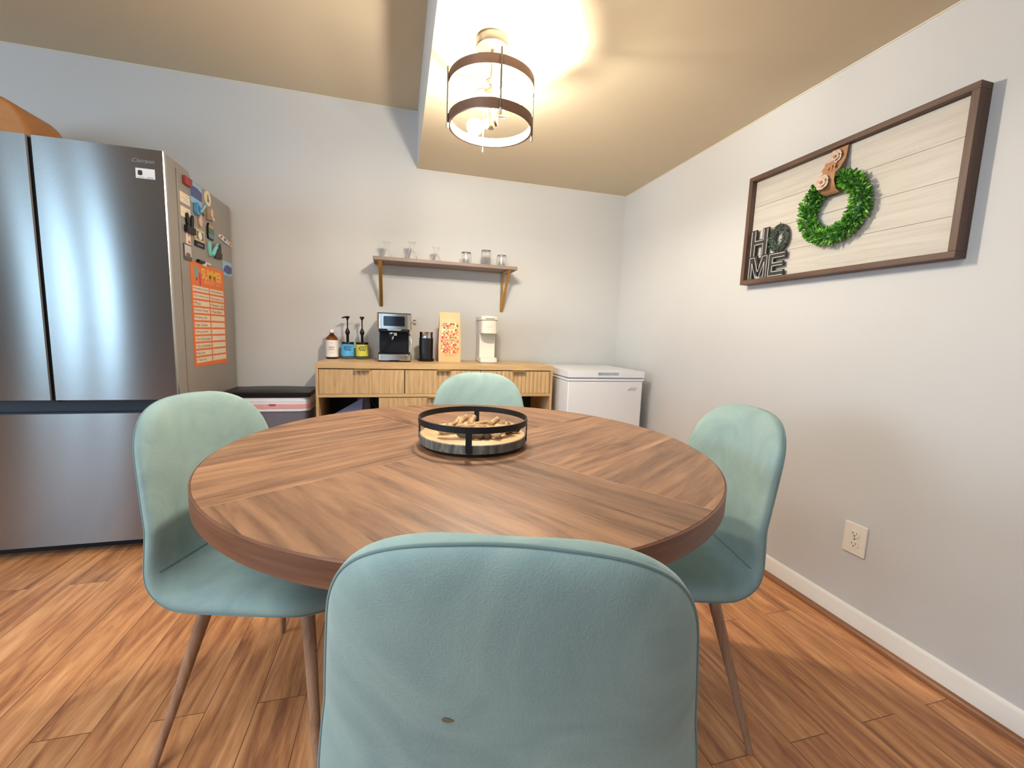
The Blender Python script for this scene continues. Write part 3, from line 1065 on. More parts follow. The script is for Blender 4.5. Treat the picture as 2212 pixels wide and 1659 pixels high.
for z, wd in ((1.612, 'upper'), (1.548, 'lower')):
    r_, l_, _ = flat('note_card', '%s one of the two cream handwritten cards at the front edge of the fridge side' % wd, 'note', rect(2.346, 2.442, z, z + 0.047), 0.001, MT['cream_box'], PH)
    detail('handwriting', r_, l_, [rect(2.40, 2.436, z + 0.034, z + 0.036), rect(2.36, 2.42, z + 0.022, z + 0.0235), rect(2.38, 2.43, z + 0.013, z + 0.0145)], 0.001, MT['grey_ink'], 0.0003)
r_, l_, _ = flat('bag_clip', 'blue plastic clip magnet under the blue underwater picture', 'clip', [(2.474, 1.602), (2.482, 1.642), (2.500, 1.650), (2.530, 1.618), (2.512, 1.590), (2.486, 1.588)], 0.016, mat('blue_plastic_clip', (72, 150, 202), 0.35), G, 0.003)
detail('jaw', r_, l_, [ell(2.500, 1.618, 0.010, 0.016)], 0.016, blue_d)
MB().tube([l_(2.512, 1.606, 0.018), l_(2.54, 1.628, 0.018), l_(2.578, 1.656, 0.016)], 0.004, 8).build('lever', mat('pale_turquoise_plastic', (140, 210, 222), 0.4), r_, smooth=60)
MB().tube([l_(2.535, 1.600, 0.004), l_(2.552, 1.612, 0.012), l_(2.560, 1.600, 0.012), l_(2.572, 1.604, 0.004)], 0.0025, 8).build('spring', MT['nickel'], r_, smooth=60)
r_, l_, _ = flat('magnet', 'round cream magnet with a dark figure, highest on the right', 'magnet', ell(2.643, 1.706, 0.038, 0.038), 0.004, mat('cream_disc', (232, 222, 186), 0.5), G)
detail('figure', r_, l_, [[(2.634, 1.690), (2.656, 1.690), (2.650, 1.706), (2.646, 1.728), (2.640, 1.728), (2.638, 1.708)]], 0.004, mat('brown_figure', (92, 78, 66), 0.6))
r_, l_, _ = flat('magnet', 'carved tan magnet with an animal face below the round cream one', 'magnet', [(2.614, 1.594), (2.698, 1.606), (2.704, 1.620), (2.690, 1.664), (2.620, 1.652)], 0.012, mat('carved_tan_resin', (164, 138, 112), 0.6, vary=0.3, nscale=60), G, 0.003)
detail('face', r_, l_, [ell(2.665, 1.640, 0.016, 0.022), ell(2.680, 1.612, 0.016, 0.010)], 0.012, mat('pale_pink_resin', (226, 192, 176), 0.6))
r_, l_, _ = flat('magnet_clip', 'black rabbit-eared clip magnet near the front edge of the fridge side', 'clip', rect(2.370, 2.456, 1.482, 1.514), 0.016, MT['blackp'], G, 0.002)
MB().prism(ell(2.398, 1.540, 0.014, 0.034, 8), l_, 0.004, 0.010).prism(ell(2.440, 1.540, 0.014, 0.034, -12), l_, 0.004, 0.010).build('ears', MT['blackp'], r_)
r_, l_, _ = flat('magnet', 'pale oval seashell magnet right of the rabbit-eared clip', 'magnet', ell(2.540, 1.570, 0.020, 0.030, -8), 0.008, mat('peach_shell', (222, 172, 142), 0.4, vary=0.12, nscale=30), G, 0.002)
detail('glaze', r_, l_, [ell(2.533, 1.574, 0.008, 0.024, -8)], 0.008, mat('lilac_glaze', (206, 198, 208), 0.3))
r_, l_, _ = flat('magnet', 'green and blue landscape magnet shaped like a surfboard', 'magnet', [(2.620, 1.502), (2.682, 1.500), (2.692, 1.516), (2.692, 1.560), (2.672, 1.580), (2.630, 1.584), (2.616, 1.560), (2.614, 1.520)], 0.008, MT['blackp'], G, 0.002)
detail('sky', r_, l_, [[(2.626, 1.558), (2.688, 1.558), (2.670, 1.576), (2.632, 1.580)]], 0.008, mat('mustard_print', (184, 160, 96), 0.5))
detail('hills', r_, l_, [rect(2.624, 2.690, 1.530, 1.557)], 0.008, mat('meadow_print', (84, 122, 82), 0.5, vary=0.25, nscale=60))
detail('water', r_, l_, [rect(2.622, 2.688, 1.506, 1.529)], 0.008, mat('lake_print', (108, 136, 158), 0.5, vary=0.2, nscale=60))
r_, l_, _ = flat('magnet', 'square tan magnet with a white round emblem and a black foot', 'magnet', rect(2.470, 2.574, 1.464, 1.524), 0.005, mat('tan_card_print', (206, 182, 136), 0.5), G)
detail('emblem_ground', r_, l_, [rect(2.486, 2.562, 1.474, 1.512)], 0.005, mat('olive_grey_print', (112, 106, 84), 0.5))
detail('emblem', r_, l_, [ell(2.524, 1.493, 0.021, 0.019)], 0.0056, MT['paper'])
detail('caption_band', r_, l_, [rect(2.468, 2.574, 1.436, 1.463)], 0.003, MT['black'], 0.002)
detail('caption', r_, l_, [rect(2.494, 2.552, 1.446, 1.451)], 0.005, MT['grey_ink'], 0.0004)
r_, l_, _ = flat('magnet', 'long multicoloured letter magnet at the far right of the fridge side', 'magnet', [(2.764, 1.538), (2.80, 1.528), (2.85, 1.522), (2.925, 1.514), (2.945, 1.520), (2.935, 1.534), (2.87, 1.542), (2.80, 1.556), (2.77, 1.554)], 0.008, MT['paper'], G, 0.001)
for nm, ya, yb, za, zb, c in (('letter', 2.775, 2.80, 1.538, 1.550, (190, 60, 50)), ('letter', 2.82, 2.85, 1.530, 1.543, (58, 92, 168)), ('letter', 2.868, 2.892, 1.526, 1.537, (228, 168, 60)), ('letter', 2.90, 2.93, 1.520, 1.531, (222, 112, 50))):
    detail(nm, r_, l_, [rect(ya, yb, za, zb)], 0.008, mat('letter_%d' % c[0], c, 0.4), 0.001)
r_, l_, _ = flat('bag_clip', 'mint green V-shaped clip magnet left of a small black one', 'clip', [(2.628, 1.412), (2.646, 1.412), (2.642, 1.486), (2.612, 1.486), (2.616, 1.440)], 0.010, mat('mint_plastic', (134, 206, 200), 0.35), G, 0.002)
MB().tube([l_(2.642, 1.418, 0.014), l_(2.665, 1.452, 0.016), l_(2.705, 1.484, 0.016), l_(2.742, 1.490, 0.014)], [0.009, 0.010, 0.009, 0.006], 10).build('handle', bpy.data.materials['mint_plastic'], r_, smooth=60)
MB().prism(ell(2.704, 1.482, 0.022, 0.006, 32), l_, 0.0255, 0.0265).build('grip', MT['blackp'], r_)
flat('magnet_clip', 'small black clip magnet right of the mint green one', 'clip', [(2.690, 1.412), (2.778, 1.416), (2.782, 1.448), (2.768, 1.452), (2.772, 1.494), (2.742, 1.494), (2.720, 1.456), (2.692, 1.450)], 0.012, mat('charcoal_rubber', (58, 56, 54), 0.6), G, 0.003)
r_, l_, _ = flat('photo_print', 'small blue underwater picture at the right of the poster top', 'photo', rect(2.808, 2.938, 1.338, 1.418), 0.0012, blue_l, PH)
detail('picture', r_, l_, [[(2.812, 1.36), (2.84, 1.392), (2.88, 1.400), (2.936, 1.392), (2.936, 1.358), (2.88, 1.348)]], 0.0012, blue_d)
r_, l_, _ = flat('photo_print', 'grey framed snapshot just above the left corner of the orange poster', 'photo', rect(2.352, 2.426, 1.352, 1.428), 0.004, mat('dark_photo_frame', (92, 84, 78), 0.5), PH)
detail('snapshot', r_, l_, [rect(2.358, 2.422, 1.372, 1.422)], 0.004, mat('pale_snapshot', (204, 200, 198), 0.5, vary=0.1, nscale=60))
detail('dog', r_, l_, [ell(2.388, 1.378, 0.022, 0.010)], 0.0046, mat('brown_dog_print', (130, 96, 72), 0.5))
r_, l_, _ = flat('photo_strip', 'narrow pale photo strip with red spots hanging from the rabbit-eared clip', 'photo', rect(2.384, 2.430, 1.430, 1.483), 0.001, mat('pale_strip', (238, 222, 208), 0.6), PH)
detail('print', r_, l_, [ell(2.414, 1.474, 0.009, 0.006), ell(2.414, 1.441, 0.011, 0.008)], 0.001, mat('coral_spots', (220, 106, 92), 0.6), 0.0004)
r_ = thing('marker_pen', 'black and cream marker pen clipped to the top edge of the orange poster', 'pen', (SX + 0.008, 2.545, 1.365))
MB().tube([(0, -0.066, 0.001), (0, 0.0, 0.001)], 0.0075, 14).build('cap', MT['blackp'], r_, smooth=50)
MB().tube([(0, 0.0, 0.001), (0, 0.07, 0.001), (0, 0.082, 0.001)], [0.0065, 0.0065, 0.003], 14).build('barrel', MT['cream'], r_, smooth=50)
MB().box(-0.006, 0.006, -0.008, 0.014, -0.018, -0.004).build('holder', MT['white'], r_, bevel=0.001)

# poster
r_, l_, _ = flat('summer_poster', 'tall orange summer bucket list poster on the fridge side', 'poster', [(2.410, 1.358), (2.812, 1.355), (2.808, 0.834), (2.404, 0.842)], 0.0012, MT['orange'])
bul = MB()
GREY_PEN = mat('grey_marker', (96, 84, 82), 0.7)
LTXT = ['Strawberry farm', 'Go to the zoo or aq', 'Picnic', 'Disney Chicago', 'Pottery arts', 'Lake  Geneva', 'Spray ground', 'Go to the movies', 'Go to the beach', 'Eat corn', 'Take trip']
RTXT = ['Visit grandparents', 'Eat s\'mores out', 'Fireworks + lake', 'Water balloon']
for i in range(11):
    zt = 1.241 - 0.0356 * i
    for y0, y1, words, per in ((2.424, 2.604, LTXT[i], 0.0105), (2.617, 2.796, RTXT[i] if i < 4 else '', 0.0100)):
        bx = MB().prism(rect(y0, y1, zt - 0.0255, zt), l_, 0.0012, 0.0015).build('entry_box', MT['cream_box'], r_, smooth=0)
        if words:
            pen = MB()
            put_text(pen, words, l_, y0 + 0.016, zt - 0.0205, min(0.155, per * len(words)), 0.0155, 0.0017, space=0.9)
            pen.build('handwriting', GREY_PEN, bx, smooth=0)
    bul.prism(ell(2.431, zt - 0.011, 0.004, 0.004, 0, 10), l_, 0.0015, 0.0018)
    bul.prism(ell(2.624, zt - 0.011, 0.003, 0.003, 0, 10), l_, 0.0015, 0.0018)
bul.build('bullet', MT['pink'], r_, smooth=0)
mb = MB()
put_text(mb, 'SUMMER', l_, 2.528, 1.284, 0.256, 0.054, 0.0016, bold=0.022)
mb.build('title', MT['yellow'], r_, smooth=0)
mb = MB()
put_text(mb, 'BUCKET LIST', l_, 2.560, 1.262, 0.205, 0.020, 0.0016, bold=0.0)
mb.build('subtitle', MT['salmon'], r_, smooth=0)
detail('popsicle', r_, l_, [rrect(2.450, 2.492, 1.280, 1.338, 0.018)], 0.0012, MT['teal'], 0.0004)
detail('popsicle', r_, l_, [rrect(2.492, 2.522, 1.262, 1.312, 0.013)], 0.0012, MT['pink'], 0.0004)
detail('popsicle_stick', r_, l_, [rect(2.466, 2.476, 1.270, 1.284), rect(2.503, 2.511, 1.248, 1.264)], 0.0012, MT['navy'], 0.0005)

# ------------------------------------------------------------------ bin
t = thing('trash_can', 'charcoal kitchen bin with a black lid and white liner, between fridge and sideboard', 'bin', (-0.715, 2.735, 0))
body = rrect(-0.215, 0.215, -0.115, 0.125, 0.045)
MB().add(*(lambda P, Q: ([(x * 0.86, y * 0.86, 0.0) for x, y in P] + [(x, y, 0.60) for x, y in P],
                          [tuple(range(len(P) - 1, -1, -1)), tuple(range(len(P), 2 * len(P)))] + [(i, (i + 1) % len(P), (i + 1) % len(P) + len(P), i + len(P)) for i in range(len(P))]))(body, 0)).build('bucket', MT['bin'], t, smooth=50)


def band(x0, x1, y0, y1, r, z0, z1, bulge=0.0, wav=0.0):
    P = rrect(x0, x1, y0, y1, r, 8)
    mb = MB()
    K = 4
    rr = random.Random(3)
    off = [rr.uniform(-wav, wav) for _ in P]
    vs, fs = [], []
    for k in range(K + 1):
        s = k / K
        e = 1 + bulge * math.sin(PI * s)
        for i, (x, y) in enumerate(P):
            vs.append((x * e, y * e, z0 + (z1 - z0) * s + off[i] * (1 if k in (0, K) else 0.5)))
    n = len(P)
    for k in range(K):
        for i in range(n):
            fs.append((k * n + i, k * n + (i + 1) % n, (k + 1) * n + (i + 1) % n, (k + 1) * n + i))
    mb.add(vs, fs)
    return mb


ln = band(-0.220, 0.220, -0.120, 0.130, 0.048, 0.574, 0.652, 0.006, 0.0015).build('liner', MT['bag_white'], t, smooth=60)
band(-0.2225, 0.2225, -0.1225, 0.1325, 0.049, 0.590, 0.616, 0.004, 0.001).build('drawstring_band', MT['bag_pink'], ln, smooth=60)
band(-0.2225, 0.2225, -0.1225, 0.1325, 0.049, 0.630, 0.634, 0.004, 0.001).build('liner_fold', MT['bag_white'], ln, smooth=60)
MB().prism([(-0.022, 0.0), (0.022, 0.0), (0.012, -0.008), (-0.012, -0.008)], lambda u, v, d: (0.03 + u, -0.124 - d, 0.617 + v), 0.0, 0.003).build('red_drawstring', MT['red'], ln)
MB().tube([(0.2235, 0.09, 0.612), (0.236, 0.09, 0.606), (0.234, 0.10, 0.598), (0.2235, 0.102, 0.600)], 0.006, 8).build('tie', MT['bag_pink'], ln, smooth=60)
mb = MB()


def lid_top(i, j):
    x = -0.228 + 0.456 * i
    y = -0.128 + 0.266 * j
    return (x, y, 0.684 + 0.012 * (1 - (2 * i - 1) ** 2) * (1 - (2 * j - 1) ** 4))


mb.grid(lid_top, 20, 10)
P = [lid_top(i / 20, 0) for i in range(21)] + [lid_top(1, j / 10) for j in range(1, 11)] + [lid_top(1 - i / 20, 1) for i in range(1, 21)] + [lid_top(0, 1 - j / 10) for j in range(1, 10)]
n = len(P)
mb.add(P + [(x * 0.985, y * 0.985, 0.654) for x, y, z in P], [(i, (i + 1) % n, (i + 1) % n + n, i + n) for i in range(n)] + [tuple(range(n, 2 * n))])
mb.build('lid', MT['blackp'], t, weld=True, smooth=30, bevel=0.004)

# ------------------------------------------------------------------ oak sideboard
CX0, CX1, CY0, CY1, CZ = -0.447, 0.969, 2.545, 2.955, 0.862
t = thing('sideboard', 'light oak sideboard with fluted drawer fronts and brass pulls against the back wall', 'sideboard', (CX0, CY0, 0))
lc = lambda mb: (setattr(mb, 'v', [(x - CX0, y - CY0, z) for x, y, z in mb.v]), mb)[1]
lc(MB().box(CX0, CX1, CY0, CY1, 0.830, CZ)).build('top', MT['oak'], t, bevel=0.0015)
for x in (CX0, CX1 - 0.0145):
    lc(MB().box(x, x + 0.0145, CY0, CY1, 0.10, 0.830)).build('side_panel', MT['oak_v'], t, bevel=0.001)
lc(MB().box(CX0 + 0.0145, CX1 - 0.0145, CY0 + 0.001, CY1, 0.664, 0.682)).build('middle_rail', MT['oak'], t, bevel=0.001)
lc(MB().box(CX0 + 0.0145, CX1 - 0.0145, CY0 + 0.001, CY1, 0.10, 0.125)).build('bottom', MT['oak'], t, bevel=0.001)
for x in (-0.109, 0.616):
    lc(MB().box(x, x + 0.0145, CY0 + 0.02, CY1, 0.125, 0.664)).build('divider', MT['oak_v'], t)
lc(MB().box(CX0 + 0.0145, CX1 - 0.0145, CY1 - 0.012, CY1 - 0.004, 0.125, 0.83)).build('back_panel', MT['dark_panel'], t)
lc(MB().box(CX0 + 0.016, CX1 - 0.016, CY0 + 0.03, CY1 - 0.02, 0.684, 0.829)).build('drawer_box', MT['dark_panel'], t)
for x in (CX0 + 0.03, CX1 - 0.07):
    for y in (CY0 + 0.03, CY1 - 0.07):
        lc(MB().box(x, x + 0.04, y, y + 0.04, 0, 0.10)).build('leg', MT['oak_v'], t, bevel=0.002)


def fluted(x0, x1, z0, z1, pitch=0.0275):
    mb = MB()
    n = max(3, round((x1 - x0) / pitch))
    pts = []
    for k in range(n * 8 + 1):
        ph = (k % 8) / 8
        pts.append((x0 + (x1 - x0) * k / (n * 8), CY0 + 0.0005 + 0.0055 * (1 - math.sin(PI * ph)) ** 1.0))
    poly = pts + [(x1, CY0 + 0.022), (x0, CY0 + 0.022)]
    mb.prism(poly, lambda u, v, d: (u, v, d), z0, z1)
    return lc(mb)


def tab_pull(x0, x1, z, parent):
    mb = MB()
    mb.box(x0, x1, CY0 - 0.020, CY0 + 0.012, z, z + 0.0030)
    mb.box(x0, x1, CY0 - 0.0205, CY0 - 0.018, z - 0.0050, z + 0.0030)
    lc(mb).build('pull', MT['brass'], parent, bevel=0.0005)


for x0, x1, p0, p1 in ((-0.431, 0.0365, -0.239, -0.156), (0.0415, 0.4935, 0.226, 0.309), (0.4985, 0.9525, 0.698, 0.780)):
    d = fluted(x0, x1, 0.684, 0.8245).build('drawer', MT['oak_v'], t, smooth=40)
    tab_pull(p0, p1, 0.8245, d)
for x0, x1, p0, p1 in ((-0.106, 0.2605, 0.172, 0.245), (0.2640, 0.6300, 0.281, 0.354)):
    d = fluted(x0, x1, 0.128, 0.6595).build('door', MT['oak_v'], t, smooth=40)
    tab_pull(p0, p1, 0.6595, d)
r_ = thing('paper_folder', 'pale blue folder leaning inside the left cubby of the sideboard', 'folder', (-0.29, 2.66, 0.126))
MB().prism([(-0.11, 0), (0.06, 0), (0.085, 0.512), (0.06, 0.502), (-0.11, 0.40)], lambda u, v, d: (u, d, v), 0, 0.012).build('cover', mat('slate_blue_card', (120, 134, 176), 0.6), r_)
r_ = thing('vacuum_flask', 'grey flask with a black handle inside the left cubby of the sideboard', 'flask', (-0.207, 2.745, 0.126))
MB().lathe([(0, 0), (0.042, 0), (0.042, 0.47), (0.036, 0.505), (0.018, 0.522), (0, 0.525)], 32).build('body', mat('blue_grey_flask', (120, 122, 150), 0.45), r_, smooth=50)
MB().tube([(0.040, 0, 0.30), (0.075, 0, 0.34), (0.078, 0, 0.44), (0.040, 0, 0.50)], 0.009, 10).build('handle', MT['blackp'], r_, smooth=60)

# ------------------------------------------------------------------ things on the sideboard


def cyl_frame(r, cx=0.0, cy=0.0):      # label wrapped on a cylinder, u = arc length, facing -Y
    return lambda u, v, d=0.0: (cx + (r + d) * math.sin(u / r), cy - (r + d) * math.cos(u / r), v)


def wrap_label(mb, r, half, z0, z1, mi=0, c0=0.0):
    f = cyl_frame(r)
    mb.grid(lambda i, j: f(c0 - half + 2 * half * i, z0 + (z1 - z0) * j, 0.0), 24, 1, mi)


CT = CZ + 0.0005
# amber syrup bottle
t = thing('syrup_bottle', 'amber glass bottle with a blush label and white cap, leftmost on the sideboard', 'bottle', (-0.405, 2.885, CT), -0.05)
MB().lathe([(0, 0.002), (0.033, 0), (0.037, 0.004), (0.037, 0.118), (0.034, 0.132), (0.022, 0.146), (0.0135, 0.153), (0.0125, 0.162), (0.0125, 0.170), (0, 0.170)], 48).build('bottle', MT['amber'], t, smooth=50)
MB().lathe([(0.034, 0.006), (0.034, 0.110), (0, 0.112)], 32).build('syrup', mat('dark_syrup', (104, 54, 18), 0.3), t, smooth=50)
MB().lathe([(0.0145, 0.165), (0.0150, 0.168), (0.0150, 0.181), (0.0135, 0.183), (0, 0.183)], 32).build('cap', MT['white'], t, smooth=50)
mb = MB()
wrap_label(mb, 0.0375, 0.095, 0.012, 0.118)
lb = mb.build('label', MT['label'], t, smooth=60)
mb = MB()
fr = cyl_frame(0.0375)
put_text(mb, 'home', fr, -0.012, 0.069, 0.03, 0.012, 0.0004, bold=0.02)
put_text(mb, 'SYRUP CO', fr, -0.013, 0.056, 0.032, 0.009, 0.0004, bold=0.02)
put_text(mb, 'vanilla', fr, -0.008, 0.040, 0.022, 0.003, 0.0004)
put_text(mb, 'small batch', fr, -0.010, 0.100, 0.022, 0.004, 0.0004)
mb.build('lettering', mat('mauve_ink', (138, 112, 120), 0.7), lb, smooth=0)


def pump_jar(label, loc, rz, mlabel, turn):
    t = thing('pump_jar', label, 'bottle', loc, 0.0, 'pump syrup jars')
    R = 0.0385
    MB().lathe([(0, 0.0), (R - 0.003, 0), (R, 0.004), (R, 0.106), (R - 0.002, 0.108), (R - 0.004, 0.106), (R - 0.004, 0.012), (0, 0.010)], 40).build('jar', MT['glass'], t, smooth=50)
    mb = MB()
    wrap_label(mb, R + 0.0004, 0.085, 0.020, 0.094)
    lb = mb.build('label', mlabel, t, smooth=60)
    mb = MB()
    fr = cyl_frame(R + 0.0004)
    put_text(mb, 'HOOLY', fr, -0.020, 0.054, 0.048, 0.032, 0.0004, bold=0.03)
    mb.build('lettering', MT['navy'], lb, smooth=0)
    mb = MB()
    mb.prism([(0.004, 0.040), (0.034, 0.047), (0.036, 0.054), (0.006, 0.047)], fr, 0.0004, 0.0007)
    mb.build('ribbon_print', MT['paper'], lb, smooth=0)
    MB().lathe([(0.036, 0.095), (0.036, 0.100), (0, 0.101)], 32).build('inner_lid', MT['blackp'], t)
    pm = MB()
    pm.lathe([(0.007, 0.098), (0.0085, 0.104), (0.0085, 0.150), (0.0105, 0.158), (0.0145, 0.166), (0.0145, 0.172), (0.012, 0.180), (0.007, 0.192), (0.0042, 0.198), (0.004, 0.252), (0, 0.252)], 24)
    pm.build('pump', MT['blackp'], t, smooth=40)
    hd = MB()
    hd.lathe([(0.0045, 0.248), (0.009, 0.258), (0.0145, 0.265), (0.0150, 0.269), (0.010, 0.272), (0, 0.2725)], 24)
    ca, sa = math.cos(turn), math.sin(turn)
    hd.tube([(0.008 * ca, 0.008 * sa, 0.266), (0.022 * ca, 0.022 * sa, 0.2635), (0.033 * ca, 0.033 * sa, 0.258)], [0.005, 0.0048, 0.0040], 12)
    hd.build('pump_head', MT['blackp'], t, smooth=50)
    return t


pump_jar('clear jar with a sky blue label and a black pump, left of the yellow one', (-0.312, 2.89, CT), 0, MT['cyan'], PI + 0.25)
pump_jar('clear jar with a lime yellow label and a black pump, right of the blue one', (-0.224, 2.89, CT), 0, MT['lime'], -PI / 2 - 0.1)

# espresso machine
t = thing('espresso_machine', 'stainless and black espresso machine, left of the milk frother', 'coffee machine', (-0.022, 2.672, CT), -0.02)
stl = steel('machine_steel', (196, 192, 184), 0.22, 0.5)
plan = rrect(-0.102, 0.102, 0.0, 0.235, 0.028, 8)
MB().prism(plan, up, 0.008, 0.046).build('drip_base', stl, t, smooth=40, bevel=0.002)
MB().prism(rrect(-0.098, 0.098, 0.004, 0.231, 0.026, 8), up, 0.0, 0.009).build('foot_plate', MT['blackp'], t, smooth=40)
MB().prism([(-0.036, 0.0), (0.036, 0.0), (0.028, 0.009), (-0.028, 0.009)], lambda u, v, d: (u, -0.001 + d, v + 0.003), 0, 0.01).build('front_notch', MT['blackp'], t)
MB().prism(rrect(-0.096, 0.096, 0.006, 0.225, 0.024, 8), up, 0.046, 0.053).build('drip_grate', MT['blackp'], t, smooth=40)
MB().box(-0.092, 0.086, 0.085, 0.225, 0.05, 0.205).build('column', MT['blackp'], t, bevel=0.006)
MB().box(-0.094, 0.088, 0.006, 0.225, 0.178, 0.202).build('brew_head', MT['blackp'], t, bevel=0.012, seg=3)
MB().prism(plan, up, 0.199, 0.292).build('upper_housing', stl, t, smooth=40, bevel=0.002)
MB().prism([(-0.044, 0.0), (0.044, 0.0), (0.036, -0.010), (-0.036, -0.010)], lambda u, v, d: (u, d, 0.200 + v), 0.0005, 0.06).build('chin', stl, t)
MB().prism(rrect(-0.100, 0.100, 0.002, 0.233, 0.027, 8), up, 0.292, 0.297).build('cup_warmer', MT['blackp'], t, smooth=40)
MB().prism(rrect(-0.063, 0.062, 0.218, 0.277, 0.007), lambda u, v, d: (u, -d, v), 0.0, 0.0025).build('display', mat('glossy_black_screen', (18, 22, 30), 0.08), t, smooth=40)
mb = MB()
put_text(mb, 'espresso', lambda u, v, d=0: (u, -d, v), -0.024, 0.2055, 0.05, 0.0065, 0.0006)
mb.build('lettering', MT['grey_ink'], t, smooth=0)
lathe_along([(0.027, 0), (0.027, 0.024), (0, 0.024)], (-0.008, 0.055, 0.160), (0, 0, 1)).build('group_head', MT['chrome'], t, smooth=40)
pf = MB().tube([(-0.010, 0.030, 0.166), (-0.016, -0.02, 0.163), (-0.022, -0.055, 0.160)], [0.009, 0.011, 0.010], 14).build('portafilter_handle', MT['blackp'], t, smooth=50)
MB().tube([(-0.010, 0.055, 0.160), (-0.010, 0.055, 0.142), (-0.018, 0.050, 0.134)], 0.007, 12).build('spout', MT['chrome'], pf, smooth=50)
MB().tube([(0.088, 0.05, 0.196), (0.090, 0.045, 0.172), (0.093, 0.040, 0.165)], 0.006, 10).build('steam_joint', MT['chrome'], t, smooth=50)
MB().tube([(0.093, 0.040, 0.166), (0.097, 0.030, 0.155), (0.104, 0.020, 0.094)], [0.0045, 0.004, 0.0034], 10).build('steam_wand', MT['chrome'], t, smooth=50)
lathe_along([(0.0, 0), (0.006, 0), (0.006, 0.010), (0.017, 0.012), (0.018, 0.028), (0.015, 0.030), (0, 0.030)], (0.101, 0.09, 0.246), (1, 0, 0)).build('steam_knob', MT['chrome'], t, smooth=40)

# milk frother
t = thing('milk_frother', 'small black milk frother with a chrome collar between espresso machine and coffee bag', 'frother', (0.177, 2.80, CT))
MB().lathe([(0, 0), (0.049, 0), (0.051, 0.004), (0.051, 0.014), (0.046, 0.018), (0, 0.018)], 48).build('power_base', MT['blackp'], t, smooth=40)
MB().lathe([(0, 0.018), (0.044, 0.018), (0.0445, 0.15), (0, 0.15)], 48).build('jug', mat('satin_black_jug', (30, 30, 33), 0.35, 0.2), t, smooth=40)
MB().lathe([(0.0425, 0.15), (0.0420, 0.158), (0.0420, 0.180), (0.0445, 0.189), (0.041, 0.189), (0.038, 0.16), (0, 0.158)], 48).build('collar', MT['chrome'], t, smooth=40)

# coffee bag
t = thing('coffee_bag', 'tall kraft coffee bag with a pink and orange mosaic print', 'coffee bag', (0.326, 2.795, CT), -0.03)


def bag_pt(i, j, side):
    z = 0.322 * i
    hw = 0.0705 - 0.004 * i + 0.003 * math.sin(PI * min(1, i * 1.4))
    dep = 0.040 * (1 - max(0, (i - 0.55) / 0.45) ** 1.3) + 0.0015
    x = hw * (2 * j - 1)
    puff = 0.010 * math.sin(PI * i) * (1 - (2 * j - 1) ** 4) + 0.0025 * math.sin(9 * i + 5 * j) * math.sin(PI * i)
    return (x, side * (dep + puff), z)


mb = MB()
mb.grid(lambda i, j: bag_pt(i, j, -1), 40, 16)
mb.grid(lambda i, j: bag_pt(i, j, 1), 40, 16, flip=True)
for jj in (0, 1):
    mb.grid(lambda i, j: tuple(Vector(bag_pt(i, jj, -1)).lerp(Vector(bag_pt(i, jj, 1)), j)), 40, 4, 1)
mb.grid(lambda i, j: tuple(Vector(bag_pt(0, i, -1)).lerp(Vector(bag_pt(0, i, 1)), j)), 16, 4)
mb.grid(lambda i, j: tuple(Vector(bag_pt(1, i, -1)).lerp(Vector(bag_pt(1, i, 1)), j)), 16, 4)
mb.build('pouch', [MT['kraft'], MT['magenta']], t, weld=True, smooth=50)
bagf = lambda u, v, d=0.0: (lambda p: (p[0], p[1] - 0.0006 - d, p[2]))(bag_pt(v / 0.322, 0.5 + u / 0.138, -1))
prm = [mat('mosaic_crimson', (206, 52, 84), 0.6), mat('mosaic_orange', (244, 152, 44), 0.6), mat('mosaic_red', (222, 84, 62), 0.6), mat('mosaic_violet', (74, 58, 88), 0.6), mat('mosaic_cream', (248, 232, 200), 0.6), mat('mosaic_gold', (246, 190, 76), 0.6)]
mb = MB()
rr = random.Random(11)
cw, nx, ny = 0.0122, 9, 16
for i in range(nx):
    for j in range(ny):
        u0, v0 = -nx * cw / 2 + i * cw, 0.056 + j * cw
        if 6 <= j <= 7 and 1 <= i <= 6:
            continue
        c = rr.choice([0, 0, 1, 1, 2, 2, 3, 4, 5])
        kind = rr.random()
        cor = [(u0, v0), (u0 + cw, v0), (u0 + cw, v0 + cw), (u0, v0 + cw)]
        k = rr.randrange(4)
        cor = cor[k:] + cor[:k]
        if kind < 0.5:
            pl = cor[:3]
        elif kind < 0.85:
            a0 = Vector(cor[0])
            e1, e2 = Vector(cor[1]) - a0, Vector(cor[3]) - a0
            pl = [tuple(a0)] + [tuple(a0 + e1 * math.cos(w) + e2 * math.sin(w)) for w in (PI / 2 * q / 6 for q in range(7))]
        else:
            continue
        mb.add([bagf(u, v, 0.0002) for u, v in pl], [tuple(range(len(pl)))], c)
mb.build('mosaic_print', prm, t, smooth=0)
mb = MB()
put_text(mb, 'gille coffee', bagf, -0.036, 0.134, 0.068, 0.013, 0.0003, shear=0.15)
put_text(mb, 'WHOLE BEAN', bagf, -0.032, 0.040, 0.06, 0.005, 0.0003)
mb.build('lettering', mat('dark_green_ink', (70, 84, 66), 0.7), t, smooth=0)

# single cup coffee maker
t = thing('pod_coffee_maker', 'slim oatmeal single cup coffee maker, rightmost on the sideboard', 'coffee maker', (0.576, 2.690, CT), -0.03)


def dform(x0, x1, y0, y1, r):
    pts = []
    for k in range(17):
        a = PI + PI * k / 16
        pts.append(((x0 + x1) / 2 + (x1 - x0) / 2 * math.copysign(abs(math.cos(a)) ** 0.75, math.cos(a)), y0 + r + r * math.sin(a)))
    return pts + [(x1, y1), (x0, y1)]


